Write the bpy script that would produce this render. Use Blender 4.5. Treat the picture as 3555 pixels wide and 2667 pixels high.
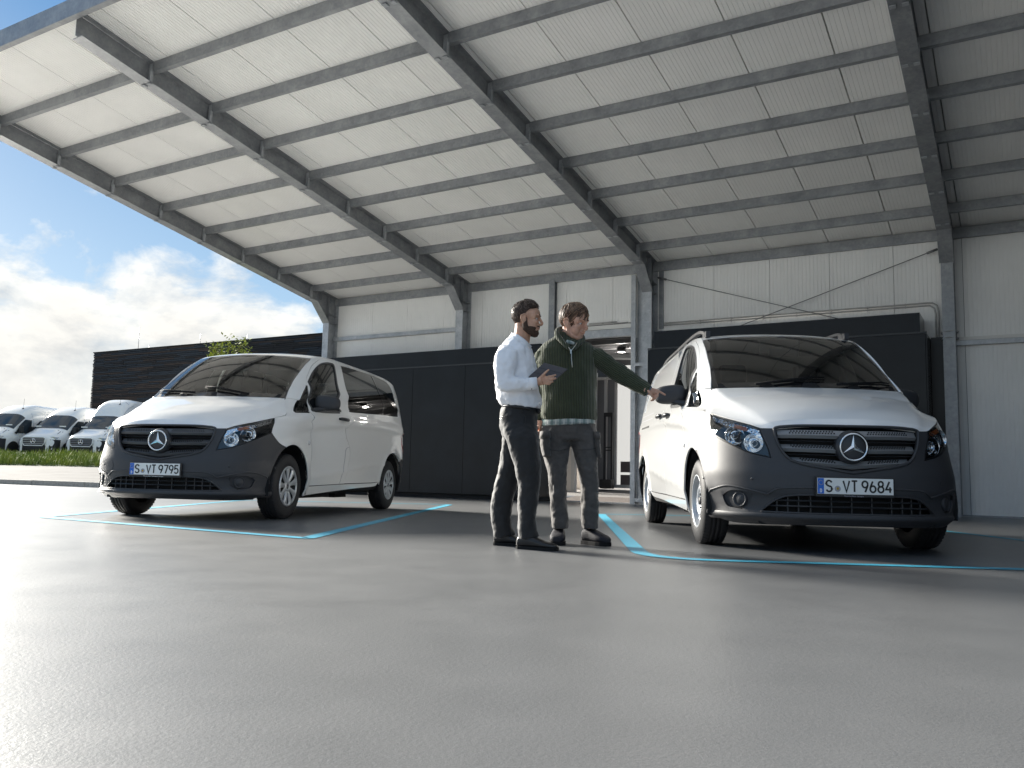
import bpy, bmesh, math, random
from math import sin, cos, tan, pi, radians, sqrt, atan2, asin, acos, exp, floor
from mathutils import Vector, Matrix
from mathutils.geometry import delaunay_2d_cdt
for o in list(bpy.data.objects): bpy.data.objects.remove(o)
S = bpy.context.scene
COL = S.collection
random.seed(7)
# ------------------------------------------------------------------ camera
CAMH = .489
cd = bpy.data.cameras.new('camera'); cam = bpy.data.objects.new('camera', cd); COL.objects.link(cam)
pitch, roll = .1083, .0225
fwd = Vector((0, cos(pitch), sin(pitch))); U0 = Vector((0, -sin(pitch), cos(pitch))); X0 = Vector((1, 0, 0))
rt = X0*cos(roll) + U0*sin(roll); up = -X0*sin(roll) + U0*cos(roll)
M = Matrix((rt, up, -fwd)).transposed().to_4x4(); M.translation = Vector((0, 0, CAMH))
cam.matrix_world = M
cd.sensor_fit = 'HORIZONTAL'; cd.sensor_width = 36; cd.lens = 2966.3/3555*36
cd.clip_start = .05; cd.clip_end = 4000
S.camera = cam
# ------------------------------------------------------------------ sky and sun
SUN_EL, SUN_AZ = radians(20), radians(-48)        # azimuth from +Y, negative = to the left
w = bpy.data.worlds.new('World'); S.world = w; w.use_nodes = True
nt = w.node_tree; nt.nodes.clear()
def N(t, nt=None, **k):
    n = nt.nodes.new(t)
    for a, b in k.items(): setattr(n, a, b)
    return n
def L(nt, a, b): nt.links.new(a, b)
def math_(nt, op, a, b=None, clamp=False):
    n = nt.nodes.new('ShaderNodeMath'); n.operation = op; n.use_clamp = clamp
    for i, q in enumerate((a, b)):
        if q is None: continue
        if isinstance(q, (int, float)): n.inputs[i].default_value = q
        else: nt.links.new(q, n.inputs[i])
    return n.outputs[0]
def ramp(nt, fac, stops):
    n = nt.nodes.new('ShaderNodeValToRGB'); r = n.color_ramp
    while len(r.elements) < len(stops): r.elements.new(.5)
    for e, (p, c) in zip(r.elements, stops):
        e.position = p; e.color = (c, c, c, 1) if isinstance(c, (int, float)) else (*c, 1)
    if fac is not None: nt.links.new(fac, n.inputs[0])
    return n.outputs[0]
def mixc(nt, fac, a, b, mode='MIX'):
    n = nt.nodes.new('ShaderNodeMix'); n.data_type = 'RGBA'; n.blend_type = mode
    for i, q in ((0, fac), (6, a), (7, b)):
        if isinstance(q, (int, float)): n.inputs[i].default_value = q
        elif isinstance(q, (tuple, list)): n.inputs[i].default_value = (*q[:3], 1)
        else: nt.links.new(q, n.inputs[i])
    return n.outputs[2]
sky = N('ShaderNodeTexSky', nt, sky_type='NISHITA'); sky.sun_disc = False
sky.sun_elevation = SUN_EL; sky.sun_rotation = SUN_AZ % (2*pi)
sky.air_density = 1.0; sky.dust_density = .6; sky.ozone_density = 2.0
SKY_STRENGTH = .060
tc = N('ShaderNodeTexCoord', nt); sep = N('ShaderNodeSeparateXYZ', nt); L(nt, tc.outputs['Generated'], sep.inputs[0])
zz = math_(nt, 'ADD', math_(nt, 'MAXIMUM', sep.outputs[2], 0.0), .16)
cx = math_(nt, 'DIVIDE', sep.outputs[0], zz); cy = math_(nt, 'DIVIDE', sep.outputs[1], zz)
cmb = N('ShaderNodeCombineXYZ', nt); L(nt, cx, cmb.inputs[0]); L(nt, cy, cmb.inputs[1])
def noise(nt, vec, scale, detail=6, rough=.55, dist=0, off=None, dim='3D'):
    n = nt.nodes.new('ShaderNodeTexNoise'); n.noise_dimensions = dim
    n.inputs['Scale'].default_value = scale; n.inputs['Detail'].default_value = detail
    n.inputs['Roughness'].default_value = rough; n.inputs['Distortion'].default_value = dist
    if off is not None:
        m = nt.nodes.new('ShaderNodeVectorMath'); m.operation = 'ADD'; m.inputs[1].default_value = off
        nt.links.new(vec, m.inputs[0]); vec = m.outputs[0]
    if vec is not None: nt.links.new(vec, n.inputs['Vector'])
    return n.outputs['Fac']
mpc = N('ShaderNodeMapping', nt); L(nt, tc.outputs['Generated'], mpc.inputs[0]); mpc.inputs['Scale'].default_value = (1, 1, 1.75)
OFF = (7.7, 1.9, 6.1)
def cl(off):
    big_ = noise(nt, mpc.outputs[0], 2.3, 2, .5, 0, (OFF[0]+off[0], OFF[1]+off[1], OFF[2]+off[2]))
    fin_ = noise(nt, mpc.outputs[0], 7.5, 10, .60, .25, (OFF[0]+off[0], OFF[1]+off[1], OFF[2]+off[2]))
    return math_(nt, 'ADD', math_(nt, 'MULTIPLY', big_, .52), math_(nt, 'MULTIPLY', fin_, .48))
n1 = cl((0, 0, 0)); n2 = cl((-.012, .0, .030))
bias = ramp(nt, sep.outputs[2], [(0.0, .60), (.10, .545), (.18, .565), (.26, .525), (.38, .42), (.62, .60), (1.0, .62)])
den = math_(nt, 'ADD', n1, math_(nt, 'SUBTRACT', bias, .5))
cov2 = ramp(nt, den, [(.535, 0), (.60, .80), (.68, 1)])
sh = math_(nt, 'ADD', math_(nt, 'MULTIPLY', math_(nt, 'SUBTRACT', n1, n2), 7.0), .66, clamp=True)
thick = ramp(nt, den, [(.60, 1), (.80, .55)])
ccol = mixc(nt, math_(nt, 'MULTIPLY', sh, thick), (1.75, 1.85, 1.95), (3.75, 3.65, 3.4))
blue = mixc(nt, ramp(nt, sep.outputs[2], [(0.0, 0), (.12, .45), (.45, 1)]), (2.3, 2.9, 3.2), (.14, .80, 1.8))
skyc = mixc(nt, .9, sky.outputs[0], blue)
allc = mixc(nt, cov2, skyc, ccol)
hz_ = ramp(nt, sep.outputs[2], [(0.0, .75), (.07, .35), (.16, 0)]); allc = mixc(nt, hz_, allc, (3.5, 3.45, 3.25))
bg = N('ShaderNodeBackground', nt); L(nt, allc, bg.inputs[0]); bg.inputs[1].default_value = SKY_STRENGTH
out = N('ShaderNodeOutputWorld', nt); L(nt, bg.outputs[0], out.inputs[0])
sd = bpy.data.lights.new('sun', 'SUN'); sd.energy = 4.2; sd.angle = radians(14); sd.color = (1, .95, .86)
so = bpy.data.objects.new('sun', sd); COL.objects.link(so)
sdir = Vector((sin(SUN_AZ)*cos(SUN_EL), cos(SUN_AZ)*cos(SUN_EL), sin(SUN_EL)))
so.rotation_euler = sdir.to_track_quat('Z', 'Y').to_euler(); so.location = (-10, 5, 20)
S.view_settings.view_transform = 'Standard'; S.view_settings.look = 'None'
S.view_settings.exposure = 2.35; S.view_settings.gamma = 1; S.view_settings.use_curve_mapping = False
S.render.engine = 'CYCLES'
S.cycles.max_bounces = 8; S.cycles.diffuse_bounces = 5; S.cycles.glossy_bounces = 4; S.cycles.transmission_bounces = 6; S.cycles.transparent_max_bounces = 12

# ------------------------------------------------------------------ mesh helpers
class MB:
    def __init__(s): s.v = []; s.f = []; s.m = []; s.sm = []
    def add(s, vs, fs, mi=0, smooth=False):
        b = len(s.v); s.v += [tuple(v) for v in vs]
        for f in fs: s.f.append(tuple(b+i for i in f)); s.m.append(mi); s.sm.append(smooth)
        return s
    def box(s, x0, x1, y0, y1, z0, z1, mi=0):
        vs = [(x, y, z) for z in (z0, z1) for y in (y0, y1) for x in (x0, x1)]
        return s.add(vs, [(0,2,3,1),(4,5,7,6),(0,1,5,4),(2,6,7,3),(0,4,6,2),(1,3,7,5)], mi)
    def bar(s, p, q, w, h, up=(0,0,1), mi=0):
        p, q = Vector(p), Vector(q); t = (q-p).normalized(); u = Vector(up); r = t.cross(u).normalized(); u = r.cross(t)
        vs = [c + r*a*w/2 + u*b*h/2 for c in (p, q) for b in (-1, 1) for a in (-1, 1)]
        return s.add(vs, [(0,1,3,2),(4,6,7,5),(0,4,5,1),(2,3,7,6),(0,2,6,4),(1,5,7,3)], mi)
    def tube(s, pts, r, n=10, mi=0, caps=True, closed=False, smooth=True):
        pts = [Vector(p) for p in pts]; m = len(pts); rr = r if isinstance(r, (list, tuple)) else [r]*m
        vs = []; prev = None
        for i, p in enumerate(pts):
            if closed: t = (pts[(i+1) % m]-pts[i-1]).normalized()
            else: t = (pts[min(i+1, m-1)]-pts[max(i-1, 0)]).normalized()
            if prev is None:
                a = Vector((0,0,1)) if abs(t.z) < .9 else Vector((1,0,0)); u = t.cross(a).normalized()
            else: u = (prev - t*prev.dot(t)).normalized()
            prev = u; w_ = t.cross(u)
            for k in range(n):
                an = 2*pi*k/n; vs.append(p + (u*cos(an)+w_*sin(an))*rr[i])
        fs = []
        for i in range(m if closed else m-1):
            j = (i+1) % m
            for k in range(n): fs.append((i*n+k, i*n+(k+1) % n, j*n+(k+1) % n, j*n+k))
        s.add(vs, fs, mi, smooth)
        if caps and not closed:
            b = len(s.v)-len(vs)
            s.f.append(tuple(b+k for k in reversed(range(n)))); s.m.append(mi); s.sm.append(False)
            s.f.append(tuple(b+(m-1)*n+k for k in range(n))); s.m.append(mi); s.sm.append(False)
        return s
    def lathe(s, prof, n=32, mat=None, mi=0, smooth=True, closed=False, a0=0, a1=2*pi):
        # prof: (r, h) around local Y axis (h along Y); mat maps to place
        vs = []; full = abs(a1-a0-2*pi) < 1e-6; cols = n if full else n+1
        for k in range(cols):
            an = a0+(a1-a0)*k/n
            for r, h in prof:
                v = Vector((r*cos(an), h, r*sin(an))); vs.append(mat @ v if mat else v)
        m = len(prof); fs = []
        for k in range(n):
            k2 = (k+1) % cols
            for i in range(m-1 if not closed else m):
                j = (i+1) % m; fs.append((k*m+i, k*m+j, k2*m+j, k2*m+i))
        return s.add(vs, fs, mi, smooth)
    def prism(s, pts, off, mi=0, smooth_side=False):
        pts = [Vector(p) for p in pts]; off = Vector(off); n = len(pts)
        b = len(s.v); s.v += [tuple(p) for p in pts] + [tuple(p+off) for p in pts]
        s.f.append(tuple(b+i for i in reversed(range(n)))); s.f.append(tuple(b+n+i for i in range(n)))
        s.m += [mi]*2; s.sm += [False]*2
        for i in range(n):
            j = (i+1) % n; s.f.append((b+i, b+j, b+n+j, b+n+i)); s.m.append(mi); s.sm.append(smooth_side)
        return s
    def build(s, name, mats, parent=None, loc=None, rotz=None, bevel=None, fixn=True):
        me = bpy.data.meshes.new(name); me.from_pydata(s.v, [], s.f)
        for m in (mats if isinstance(mats, (list, tuple)) else [mats]): me.materials.append(m)
        me.polygons.foreach_set('material_index', s.m); me.polygons.foreach_set('use_smooth', s.sm); me.update()
        if fixn:
            b = bmesh.new(); b.from_mesh(me); bmesh.ops.recalc_face_normals(b, faces=b.faces); b.to_mesh(me); b.free()
        o = bpy.data.objects.new(name, me); COL.objects.link(o)
        if parent is not None: o.parent = parent
        if loc is not None: o.location = loc
        if rotz is not None: o.rotation_euler = (0, 0, rotz)
        if bevel:
            md = o.modifiers.new('bevel', 'BEVEL'); md.width = bevel; md.segments = 2; md.limit_method = 'ANGLE'; md.angle_limit = radians(40)
        return o
def thing(name, label, cat, loc=(0,0,0), rotz=0, group=None):
    o = bpy.data.objects.new(name, None); COL.objects.link(o); o.empty_display_size = .2
    o.location = loc; o.rotation_euler = (0, 0, rotz); o['label'] = label; o['category'] = cat
    if group: o['group'] = group
    return o
def tag(o, label, cat, group=None):
    o['label'] = label; o['category'] = cat
    if group: o['group'] = group
    return o
def structure(o): o['kind'] = 'structure'; return o
def stuff(o): o['kind'] = 'stuff'; return o
def dup(o, parent=None, loc=None, rotz=None):
    c = o.copy(); COL.objects.link(c)
    if parent is not None: c.parent = parent
    if loc is not None: c.location = loc
    if rotz is not None: c.rotation_euler = (0, 0, rotz)
    for ch in o.children: dup(ch, c)
    return c
# ------------------------------------------------------------------ materials
def mat(name, col=(.5,.5,.5), rough=.5, metal=0, spec=.5, var=0, vscale=3, bump=0, bscale=40, coat=0, rvar=0, coords='Object', emis=None, col2=None, detail=5, stretch=None, trans=0, ior=1.45, alpha=None, sheen=0):
    m = bpy.data.materials.new(name); m.use_nodes = True; nt = m.node_tree; p = nt.nodes['Principled BSDF']
    p.inputs['Base Color'].default_value = (*col, 1); p.inputs['Roughness'].default_value = rough; p.inputs['Metallic'].default_value = metal
    p.inputs['Specular IOR Level'].default_value = spec; p.inputs['Coat Weight'].default_value = coat; p.inputs['Coat Roughness'].default_value = .04
    p.inputs['IOR'].default_value = ior; p.inputs['Transmission Weight'].default_value = trans; p.inputs['Sheen Weight'].default_value = sheen
    if alpha is not None: p.inputs['Alpha'].default_value = alpha
    tc = nt.nodes.new('ShaderNodeTexCoord'); vec = tc.outputs[coords]
    if stretch:
        mp = nt.nodes.new('ShaderNodeMapping'); mp.inputs['Scale'].default_value = stretch; nt.links.new(vec, mp.inputs[0]); vec = mp.outputs[0]
    if var or col2 is not None:
        f = noise(nt, vec, vscale, detail, .6)
        c2 = col2 if col2 is not None else tuple(max(0, c*(1-var)) for c in col); c1 = col if col2 is not None else tuple(min(1, c*(1+var*.6)) for c in col)
        rr = ramp(nt, f, [(.32, c2), (.68, c1)]); nt.links.new(rr, p.inputs['Base Color'])
        if rvar: nt.links.new(math_(nt, 'ADD', math_(nt, 'MULTIPLY', f, rvar), rough-rvar/2), p.inputs['Roughness'])
    if bump:
        b = nt.nodes.new('ShaderNodeBump'); b.inputs['Strength'].default_value = min(1, bump); b.inputs['Distance'].default_value = .01
        nt.links.new(noise(nt, vec, bscale, 4, .6), b.inputs['Height']); nt.links.new(b.outputs[0], p.inputs['Normal'])
    if emis: p.inputs['Emission Color'].default_value = (*emis[0], 1); p.inputs['Emission Strength'].default_value = emis[1]
    return m
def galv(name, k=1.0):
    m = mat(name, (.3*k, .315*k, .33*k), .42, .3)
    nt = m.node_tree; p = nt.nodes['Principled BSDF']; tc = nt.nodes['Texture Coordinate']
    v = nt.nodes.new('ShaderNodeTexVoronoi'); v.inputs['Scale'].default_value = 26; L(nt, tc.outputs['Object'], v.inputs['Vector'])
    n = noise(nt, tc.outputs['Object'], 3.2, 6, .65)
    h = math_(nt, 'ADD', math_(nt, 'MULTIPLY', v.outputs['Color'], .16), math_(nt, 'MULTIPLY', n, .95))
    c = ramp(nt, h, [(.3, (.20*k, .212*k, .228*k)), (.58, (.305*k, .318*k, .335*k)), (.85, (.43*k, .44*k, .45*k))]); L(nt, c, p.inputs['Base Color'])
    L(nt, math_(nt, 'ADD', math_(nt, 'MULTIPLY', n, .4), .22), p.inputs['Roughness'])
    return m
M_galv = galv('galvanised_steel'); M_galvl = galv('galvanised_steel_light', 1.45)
M_panel = mat('white_sandwich_panel', (.93, .925, .905), .38, var=.05, vscale=.8)
M_seam = mat('panel_seam_shadow_gap', (.05, .05, .05), .8)
M_black = mat('black_coated_panel', (.010, .0125, .0165), .22, bump=.03, bscale=60, spec=.24, var=.3, vscale=1.3, rvar=.14)
M_blackm = mat('black_trim', (.03, .033, .038), .4)
M_white = mat('white_coated_metal', (.78, .77, .74), .4)
M_pipe = mat('grey_pipe', (.5, .49, .48), .45)
M_rod = mat('steel_rod', (.2, .205, .21), .4, .6)
M_dark = mat('dark_void', (.01, .01, .011), .9)
# ------------------------------------------------------------------ hall frame: local x along the back wall, local -y outwards
PSI = -.5398; WD = 18.945
hall = thing('open_hall', 'open-fronted steel hall with galvanised beams and white ribbed ceiling panels', 'hall', (0, WD, 0), PSI)
HE, SL = 4.934, .1821
def zr(d): return HE + SL*d
FR = [-5.33, -1.24, 3.34, 8.74, 14.3]
PUR = [-.131+1.097*k for k in range(1, 9)]
DOUT = 9.86
XL, XR = -5.44, 15.2
# roof panels: ribs run up the slope; one panel per 1.088 m
def ribbed(width, length, n, depth=.005, gw=.006):
    b = MB(); xs = [(.007, .012), (.010, 0)]
    st = (width-.008)/n
    for k in range(1, n):
        x = .004+k*st; xs += [(x-gw, 0), (x-gw/2, depth), (x+gw/2, depth), (x+gw, 0)]
    xs += [(width-.010, 0), (width-.007, .012)]; vs = []; m = len(xs)
    for yy in (0, length): vs += [(x, yy, z) for x, z in xs]
    b.add(vs, [(i, i+1, m+i+1, m+i) for i in range(m-1)])
    b.add([(.004,0,0),(.004,length,0),(.004,length,.05),(.004,0,.05)], [(0,1,2,3)]); b.add([(width-.004,0,0),(width-.004,length,0),(width-.004,length,.05),(width-.004,0,.05)], [(0,1,2,3)])
    return b
LS = (DOUT+.12)*sqrt(1+SL*SL)
first = None; x = 0
xs = [-5.188+1.088*k for k in range(0, 19)]
pm = ribbed(1.088, LS, 19)
roofm = None
for i, x in enumerate(xs):
    if roofm is None:
        o = pm.build('roof_panel', M_panel, hall, fixn=False); roofm = o
    else: o = roofm.copy(); COL.objects.link(o)
    o.location = (x, .1, zr(-.1)); o.rotation_euler = (-atan2(SL, 1), 0, 0); 
    o.rotation_euler = (atan2(SL, 1), 0, pi) if False else (-atan2(SL, 1), 0, 0)
    # mirror the length so it runs outwards (-y)
    o.scale = (1, -1, 1)
o = ribbed(.26, LS, 4).build('roof_panel', M_panel, hall, fixn=False); o.location = (-5.448, .1, zr(-.1)); o.rotation_euler = (-atan2(SL, 1), 0, 0); o.scale = (1, -1, 1)
# roof skin above (blocks the sky through the joints)
b = MB(); z0 = .055
b.add([(XL, .2, zr(-.2)+z0), (XR+.9, .2, zr(-.2)+z0), (XR+.9, -DOUT-.02, zr(DOUT)+z0), (XL, -DOUT-.02, zr(DOUT)+z0)], [(0,1,2,3)])
b.add([(XL, .2, zr(-.2)+.14), (XR+.9, .2, zr(-.2)+.14), (XR+.9, -DOUT-.02, zr(DOUT)+.14), (XL, -DOUT-.02, zr(DOUT)+.14)], [(0,1,2,3)])
b.build('roof_deck', M_seam, hall)
b = MB(); b.bar((XL-.02, .2, zr(-.2)+.06), (XL-.02, -DOUT-.02, zr(DOUT)+.06), .03, .2); b.build('verge_flashing', M_galv, hall)
# purlins (C sections) between frames, each one a part
def csec(x0, x1, d, zt, h=.155, fl=.085, t=.006):
    b = MB(); y = -d
    b.box(x0, x1, y, y+t, zt-h, zt)                       # web faces outwards
    b.box(x0, x1, y+t+.0005, y+fl, zt-t, zt); b.box(x0, x1, y+t+.0005, y+fl, zt-h, zt-h+t); b.box(x0, x1, y+fl-t, y+fl, zt-h+t+.0005, zt-h+.022)
    return b
for i in range(4):
    x0, x1 = FR[i]+.012, FR[i+1]-.012
    if i == 3: x1 = XR
    for d in PUR:
        csec(x0, x1, d, zr(d)-.004-SL*.0).build('purlin', M_galv, hall)
    csec(x0, x1, .07, zr(.0)-.004, h=.19, fl=.06).build('eaves_beam', M_galv, hall)
b = MB(); b.box(XL-.05, XR, -DOUT-.09, -DOUT-.08, zr(DOUT)-.16, zr(DOUT)+.1); b.box(XL-.05, XR, -DOUT-.079, -DOUT+.0, zr(DOUT)-.16, zr(DOUT)-.15)
b.build('front_edge_beam', M_galv, hall)
# frames: I-section column, haunch and rafter
def frame(X, wf=.19, wr=.225, first=False):
    D = .34; dep = .35; tf = .012
    b = MB(); hw = wf/2
    # column flanges + web
    b.box(X-hw, X+hw, -D-tf, -D, 0, 4.26); b.box(X-hw, X+hw, -.02, -.02+tf, 0, HE-.03)
    b.box(X-.006, X+.006, -D+.0005, -.0205, 0, 4.26)
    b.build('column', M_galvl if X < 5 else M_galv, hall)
    b = MB()
    def zt(d): return zr(d)-.003
    def slab(pts, w, t=.012):   # pts: list of (d,z) polyline bottom flange
        for (d0, z0), (d1, z1) in zip(pts[:-1], pts[1:]):
            nx, nz = -(z1-z0), (d1-d0); l = sqrt(nx*nx+nz*nz); nx, nz = nx/l*t, nz/l*t
            vs = []
            for xx in (X-w/2, X+w/2): vs += [(xx, -d0, z0), (xx, -d1, z1), (xx, -(d1+nx), z1+nz), (xx, -(d0+nx), z0+nz)]
            b.add(vs, [(0,1,2,3),(4,7,6,5),(0,4,5,1),(1,5,6,2),(2,6,7,3),(3,7,4,0)])
    zb = lambda d: zr(d)-dep
    slab([(.352, 4.262), (.78, zb(.78)), (DOUT-.08, zb(DOUT-.08))], wr)
    slab([(.02, zt(.02)-.014), (DOUT-.05, zt(DOUT-.05)-.014)], wf)
    web = [(.0, 4.26), (.34, 4.27), (.78, zb(.78)+.012), (DOUT-.05, zb(DOUT-.05)+.012), (DOUT-.05, zt(DOUT)-.03), (.0, zt(0)-.016)]
    b.prism([(X-.005, -d, z) for d, z in web], (.01, 0, 0))
    b.build('rafter', M_galv if X > -3 else M_galv, hall)
    b = MB()
    for d in (.34, .62): b.box(X-.085, X+.085, -d-.005, -d+.005, zb(d)+.1 if d > .4 else 4.29, zt(d)-.03)
    b.box(X-.085, X+.085, -.335, -.01, 4.262, 4.272); b.bar((X, -.36, 4.5), (X, -.01, 4.46), .17, .01)
    b.build('stiffener', M_galv, hall)
    # fly braces / cleats under each purlin
    for d in PUR:
        b = MB()
        for sx in (1, -1):
            b.box(X+sx*.02-.005, X+sx*.02+.055 if sx > 0 else X-.01, -d-.012, -d-.004, zb(d)+.014, zt(d)-.03)
            b.bar((X+sx*.060, -d-.02, zr(d)-.10), (X+sx*.065, -d-.03, zb(d)+.01), .075, .008, up=(0, 1, 0)); b.bar((X+sx*.1, -d-.024, zr(d)-.15), (X+sx*.1, -d-.034, zb(d)+.01), .008, .05, up=(0, 1, 0))
            b.box(min(X+sx*.03, X+sx*.1), max(X+sx*.03, X+sx*.1), -d-.05, -d+.02, zb(d)-.012, zb(d)-.002)
        b.build('cleat', M_galvl, hall)
for X in FR[:4]: frame(X)
# wall panels
wp = ribbed(1.088, 1.0, 16, depth=.004, gw=.005)
wallm = {}
DX0, DX1, DZ = 1.12, 2.9, 3.43
def wall_panel(x0, x1, z0, z1):
    wdt = x1-x0; b = MB(); n = max(2, round(wdt/.068)); st = (wdt-.008)/n; xs = [(x0+.004, 0)]
    for k in range(1, n):
        x = x0+.004+k*st; xs += [(x-.007, 0), (x-.0035, .005), (x+.0035, .005), (x+.007, 0)]
    xs.append((x1-.004, 0)); m = len(xs)
    b.add([(x, .0+y, z0) for x, y in xs]+[(x, y, z1) for x, y in xs], [(i, i+1, m+i+1, m+i) for i in range(m-1)])
    for xx in (x0+.004, x1-.004): b.add([(xx, 0, z0), (xx, .06, z0), (xx, .06, z1), (xx, 0, z1)], [(0,1,2,3)])
    b.build('wall_panel', M_panel, hall, fixn=False)
k = 0
x = -5.19
edges = [-5.34]+[-4.10+1.088*k for k in range(0, 18)]
for x0, x1 in zip(edges[:-1], edges[1:]):
    if x1 <= DX0 or x0 >= DX1: wall_panel(x0, x1, .02, HE+.05)
    else:
        wall_panel(x0, x1, DZ+.3, HE+.05)
        if x0 < DX0: wall_panel(x0, DX0, .02, DZ+.3)
        if x1 > DX1: wall_panel(DX1, x1, .02, DZ+.3)
b = MB(); 
for (x0, x1, z0, z1) in [(-5.34, DX0, 0, HE+.2), (DX1, XR+.5, 0, HE+.2), (DX0, DX1, DZ, HE+.2)]: b.box(x0, x1, .062, .16, z0, z1)
b.build('wall_core', M_seam, hall)
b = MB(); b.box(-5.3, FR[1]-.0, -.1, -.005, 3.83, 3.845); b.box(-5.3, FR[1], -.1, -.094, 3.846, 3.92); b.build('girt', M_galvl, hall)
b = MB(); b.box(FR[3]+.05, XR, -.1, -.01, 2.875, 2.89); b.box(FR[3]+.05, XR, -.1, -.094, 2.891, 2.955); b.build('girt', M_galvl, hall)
b = MB(); b.box(FR[3]+.13, XR, -.06, -.005, 2.965, 3.02); b.build('cable_trunking', M_white, hall)
b = MB(); b.box(FR[3]+.02, XR, -.012, -.002, 0.0, .03); b.build('base_rail', M_galv, hall)
b = MB(); b.box(12.6, 12.75, -12.5, -.02, 0, 4.9); b.add([(12.6, 0, 4.9), (12.6, -9.8, 4.9), (12.6, -9.8, 6.5), (12.6, 0, 4.93)], [(0, 1, 2, 3)])
b.build('end_wall', M_black, hall)  # added wall out of view: shades the floor's right side, shows in reflections
# door posts, lintel and mullion
b = MB(); b.box(.96, 1.10, -.015, -.004, 3.3, 4.76); b.box(.96, 1.10, -.12, -.11, 0, 4.76); b.box(1.025, 1.035, -.1095, -.0155, 0, 4.76); b.build('door_post', M_galv, hall)
b = MB(); b.box(2.9, 3.0, -.13, -.12, 0, 4.7); b.box(2.9, 3.0, -.0, .01, 0, 3.4); b.box(2.945, 2.955, -.1195, -.001, 0, 4.7); b.build('door_post', M_galvl, hall)
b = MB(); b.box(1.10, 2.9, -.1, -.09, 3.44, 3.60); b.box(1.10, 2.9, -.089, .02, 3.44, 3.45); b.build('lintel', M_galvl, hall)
b = MB(); b.box(1.10, 2.9, -.07, -.005, 3.612, 3.70); b.build('flashing', M_white, hall)
b = MB(); b.tube([(1.9, -.05, 3.76), (2.55, -.05, 3.76)], .012, 6); b.tube([(1.7, -.05, 3.725), (2.8, -.05, 3.725)], .012, 6); b.box(2.2, 2.22, -.05, 0, 3.72, 3.77); b.build('rail', M_pipe, hall)
b = MB(); b.box(3.0, 3.34-.1, -.14, -.12, 2.79, 2.86); b.box(3.0, 3.34-.1, -.14, -.12, .05, .12); b.box(3.0, 3.24, -.01, 0, 0, 4.7); b.build('spacer_bracket', M_galvl, hall)
b = MB(); b.box(3.47, 3.56, -.04, .0, 3.55, 4.74); b.build('wall_trim', M_galv, hall)
# bracing rods, conduits
def rod(p, q):
    b = MB(); b.tube([p, q], .008, 8); d = (Vector(q)-Vector(p)).normalized()
    for e, s in ((p, 1), (q, -1)):
        e = Vector(e)+d*s*.12; b.tube([e-d*.09, e+d*.09], .022, 8)
    b.build('brace_rod', M_rod, hall)
rod((3.45, -.10, 4.60), (8.65, -.10, 2.93)); rod((8.62, -.12, 4.58), (3.45, -.12, 2.93))
for dz in (0, -.045):
    b = MB(); b.tube([(3.58, -.03, 3.655+dz), (8.48+dz, -.03, 3.655+dz), (8.55+dz, -.03, 3.60+dz), (8.57+dz, -.03, 3.5+dz), (8.57+dz, -.03, 2.6)], .014, 8)
    for x in [3.7+.62*k for k in range(8)]: b.box(x, x+.02, -.05, 0, 3.64+dz, 3.67+dz)
    b.build('conduit', M_pipe, hall)
b = MB()
for z in (2.98, 3.09): b.tube([(8.74+.13*cos(a), -.17+.2*sin(a), z+.01*cos(a)) for a in [2*pi*k/20 for k in range(20)]], .008, 6, closed=True)
b.build('cable_tie', M_pipe, hall)
# ------------------------------------------------------------------ black clad container boxes along the back wall
def boxthing(label, X0, X1, dep, zs, zt, joints, fx0, fx1, fdep):
    t = thing('black_cabin', label, 'cabin', (0, WD, 0), PSI, None)
    b = MB(); b.box(X0+.01, X1-.01, -dep+.03, -.015, .09, zs-.005); b.build('core', M_dark, t)
    js = [X0]+joints+[X1]
    for a, c in zip(js[:-1], js[1:]):
        o = MB().box(a+.004, c-.004, -dep, -dep+.028, .1, zs-.02).build('panel', M_black, t, bevel=.003)
    MB().box(X1, X1+.02, -dep, -.01, .1, zs-.02).build('panel', M_black, t)
    MB().box(X0-.02, X0, -dep, -.01, .1, zs-.02).build('panel', M_black, t)
    MB().box(X0-.02, X1+.022, -dep-.012, -dep+.0, zs-.018, zs+.012).build('edge_trim', M_blackm, t)
    MB().box(fx0, fx1, -fdep, -.02, zs+.014, zt).build('fascia', M_black, t)
    MB().box(X0, X1, -dep+.06, -.03, .0, .088).build('plinth', M_dark, t)
    return t
boxthing('long low black clad cabin behind the left van and the two men', -5.0, 1.2, .9, 2.91, 3.26, [-3.5, -2.08, -.66, .3], -5.0, 1.2, .88)
t = boxthing('tall black clad cabin directly behind the right van', 3.56, 8.42, .8, 3.02, 3.36, [5.1, 6.75], 3.66, 8.34, .78)
MB().box(8.445, 8.66, -.19, -.01, .0, 3.02).build('side_cladding', M_black, t)
# ------------------------------------------------------------------ entrance behind the door opening (raised carpeted floor, partitions)
ent = thing('entrance_lobby', 'grey glazed partitions and carpeted ramp inside the doorway between the cabins', 'lobby', (0, WD, 0), PSI)
M_mat = mat('brown_entrance_mat', (.085, .068, .06), .95, var=.5, vscale=120, bump=.6, bscale=200)
M_carpet = mat('grey_carpet', (.19, .18, .175), .95, var=.4, vscale=90, bump=.6, bscale=200)
M_alu = mat('grey_aluminium', (.50, .49, .48), .45, .0)
M_part = mat('partition_panel', (.62, .58, .54), .55)
MB().add([(DX0, .01, .012), (DX1+.02, .01, .012), (DX1+.02, 1.0, .1), (DX0, 1.0, .1)], [(0,1,2,3)]).build('door_mat', M_mat, ent)
MB().add([(-1.2, 1.0, .1), (3.4, 1.0, .1), (3.4, 4.0, .30), (-1.2, 4.0, .30)], [(0,1,2,3)]).build('carpet', M_carpet, ent)
MB().box(DX0, DX1, -.03, .008, .0, .02).build('threshold', M_alu, ent)
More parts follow.
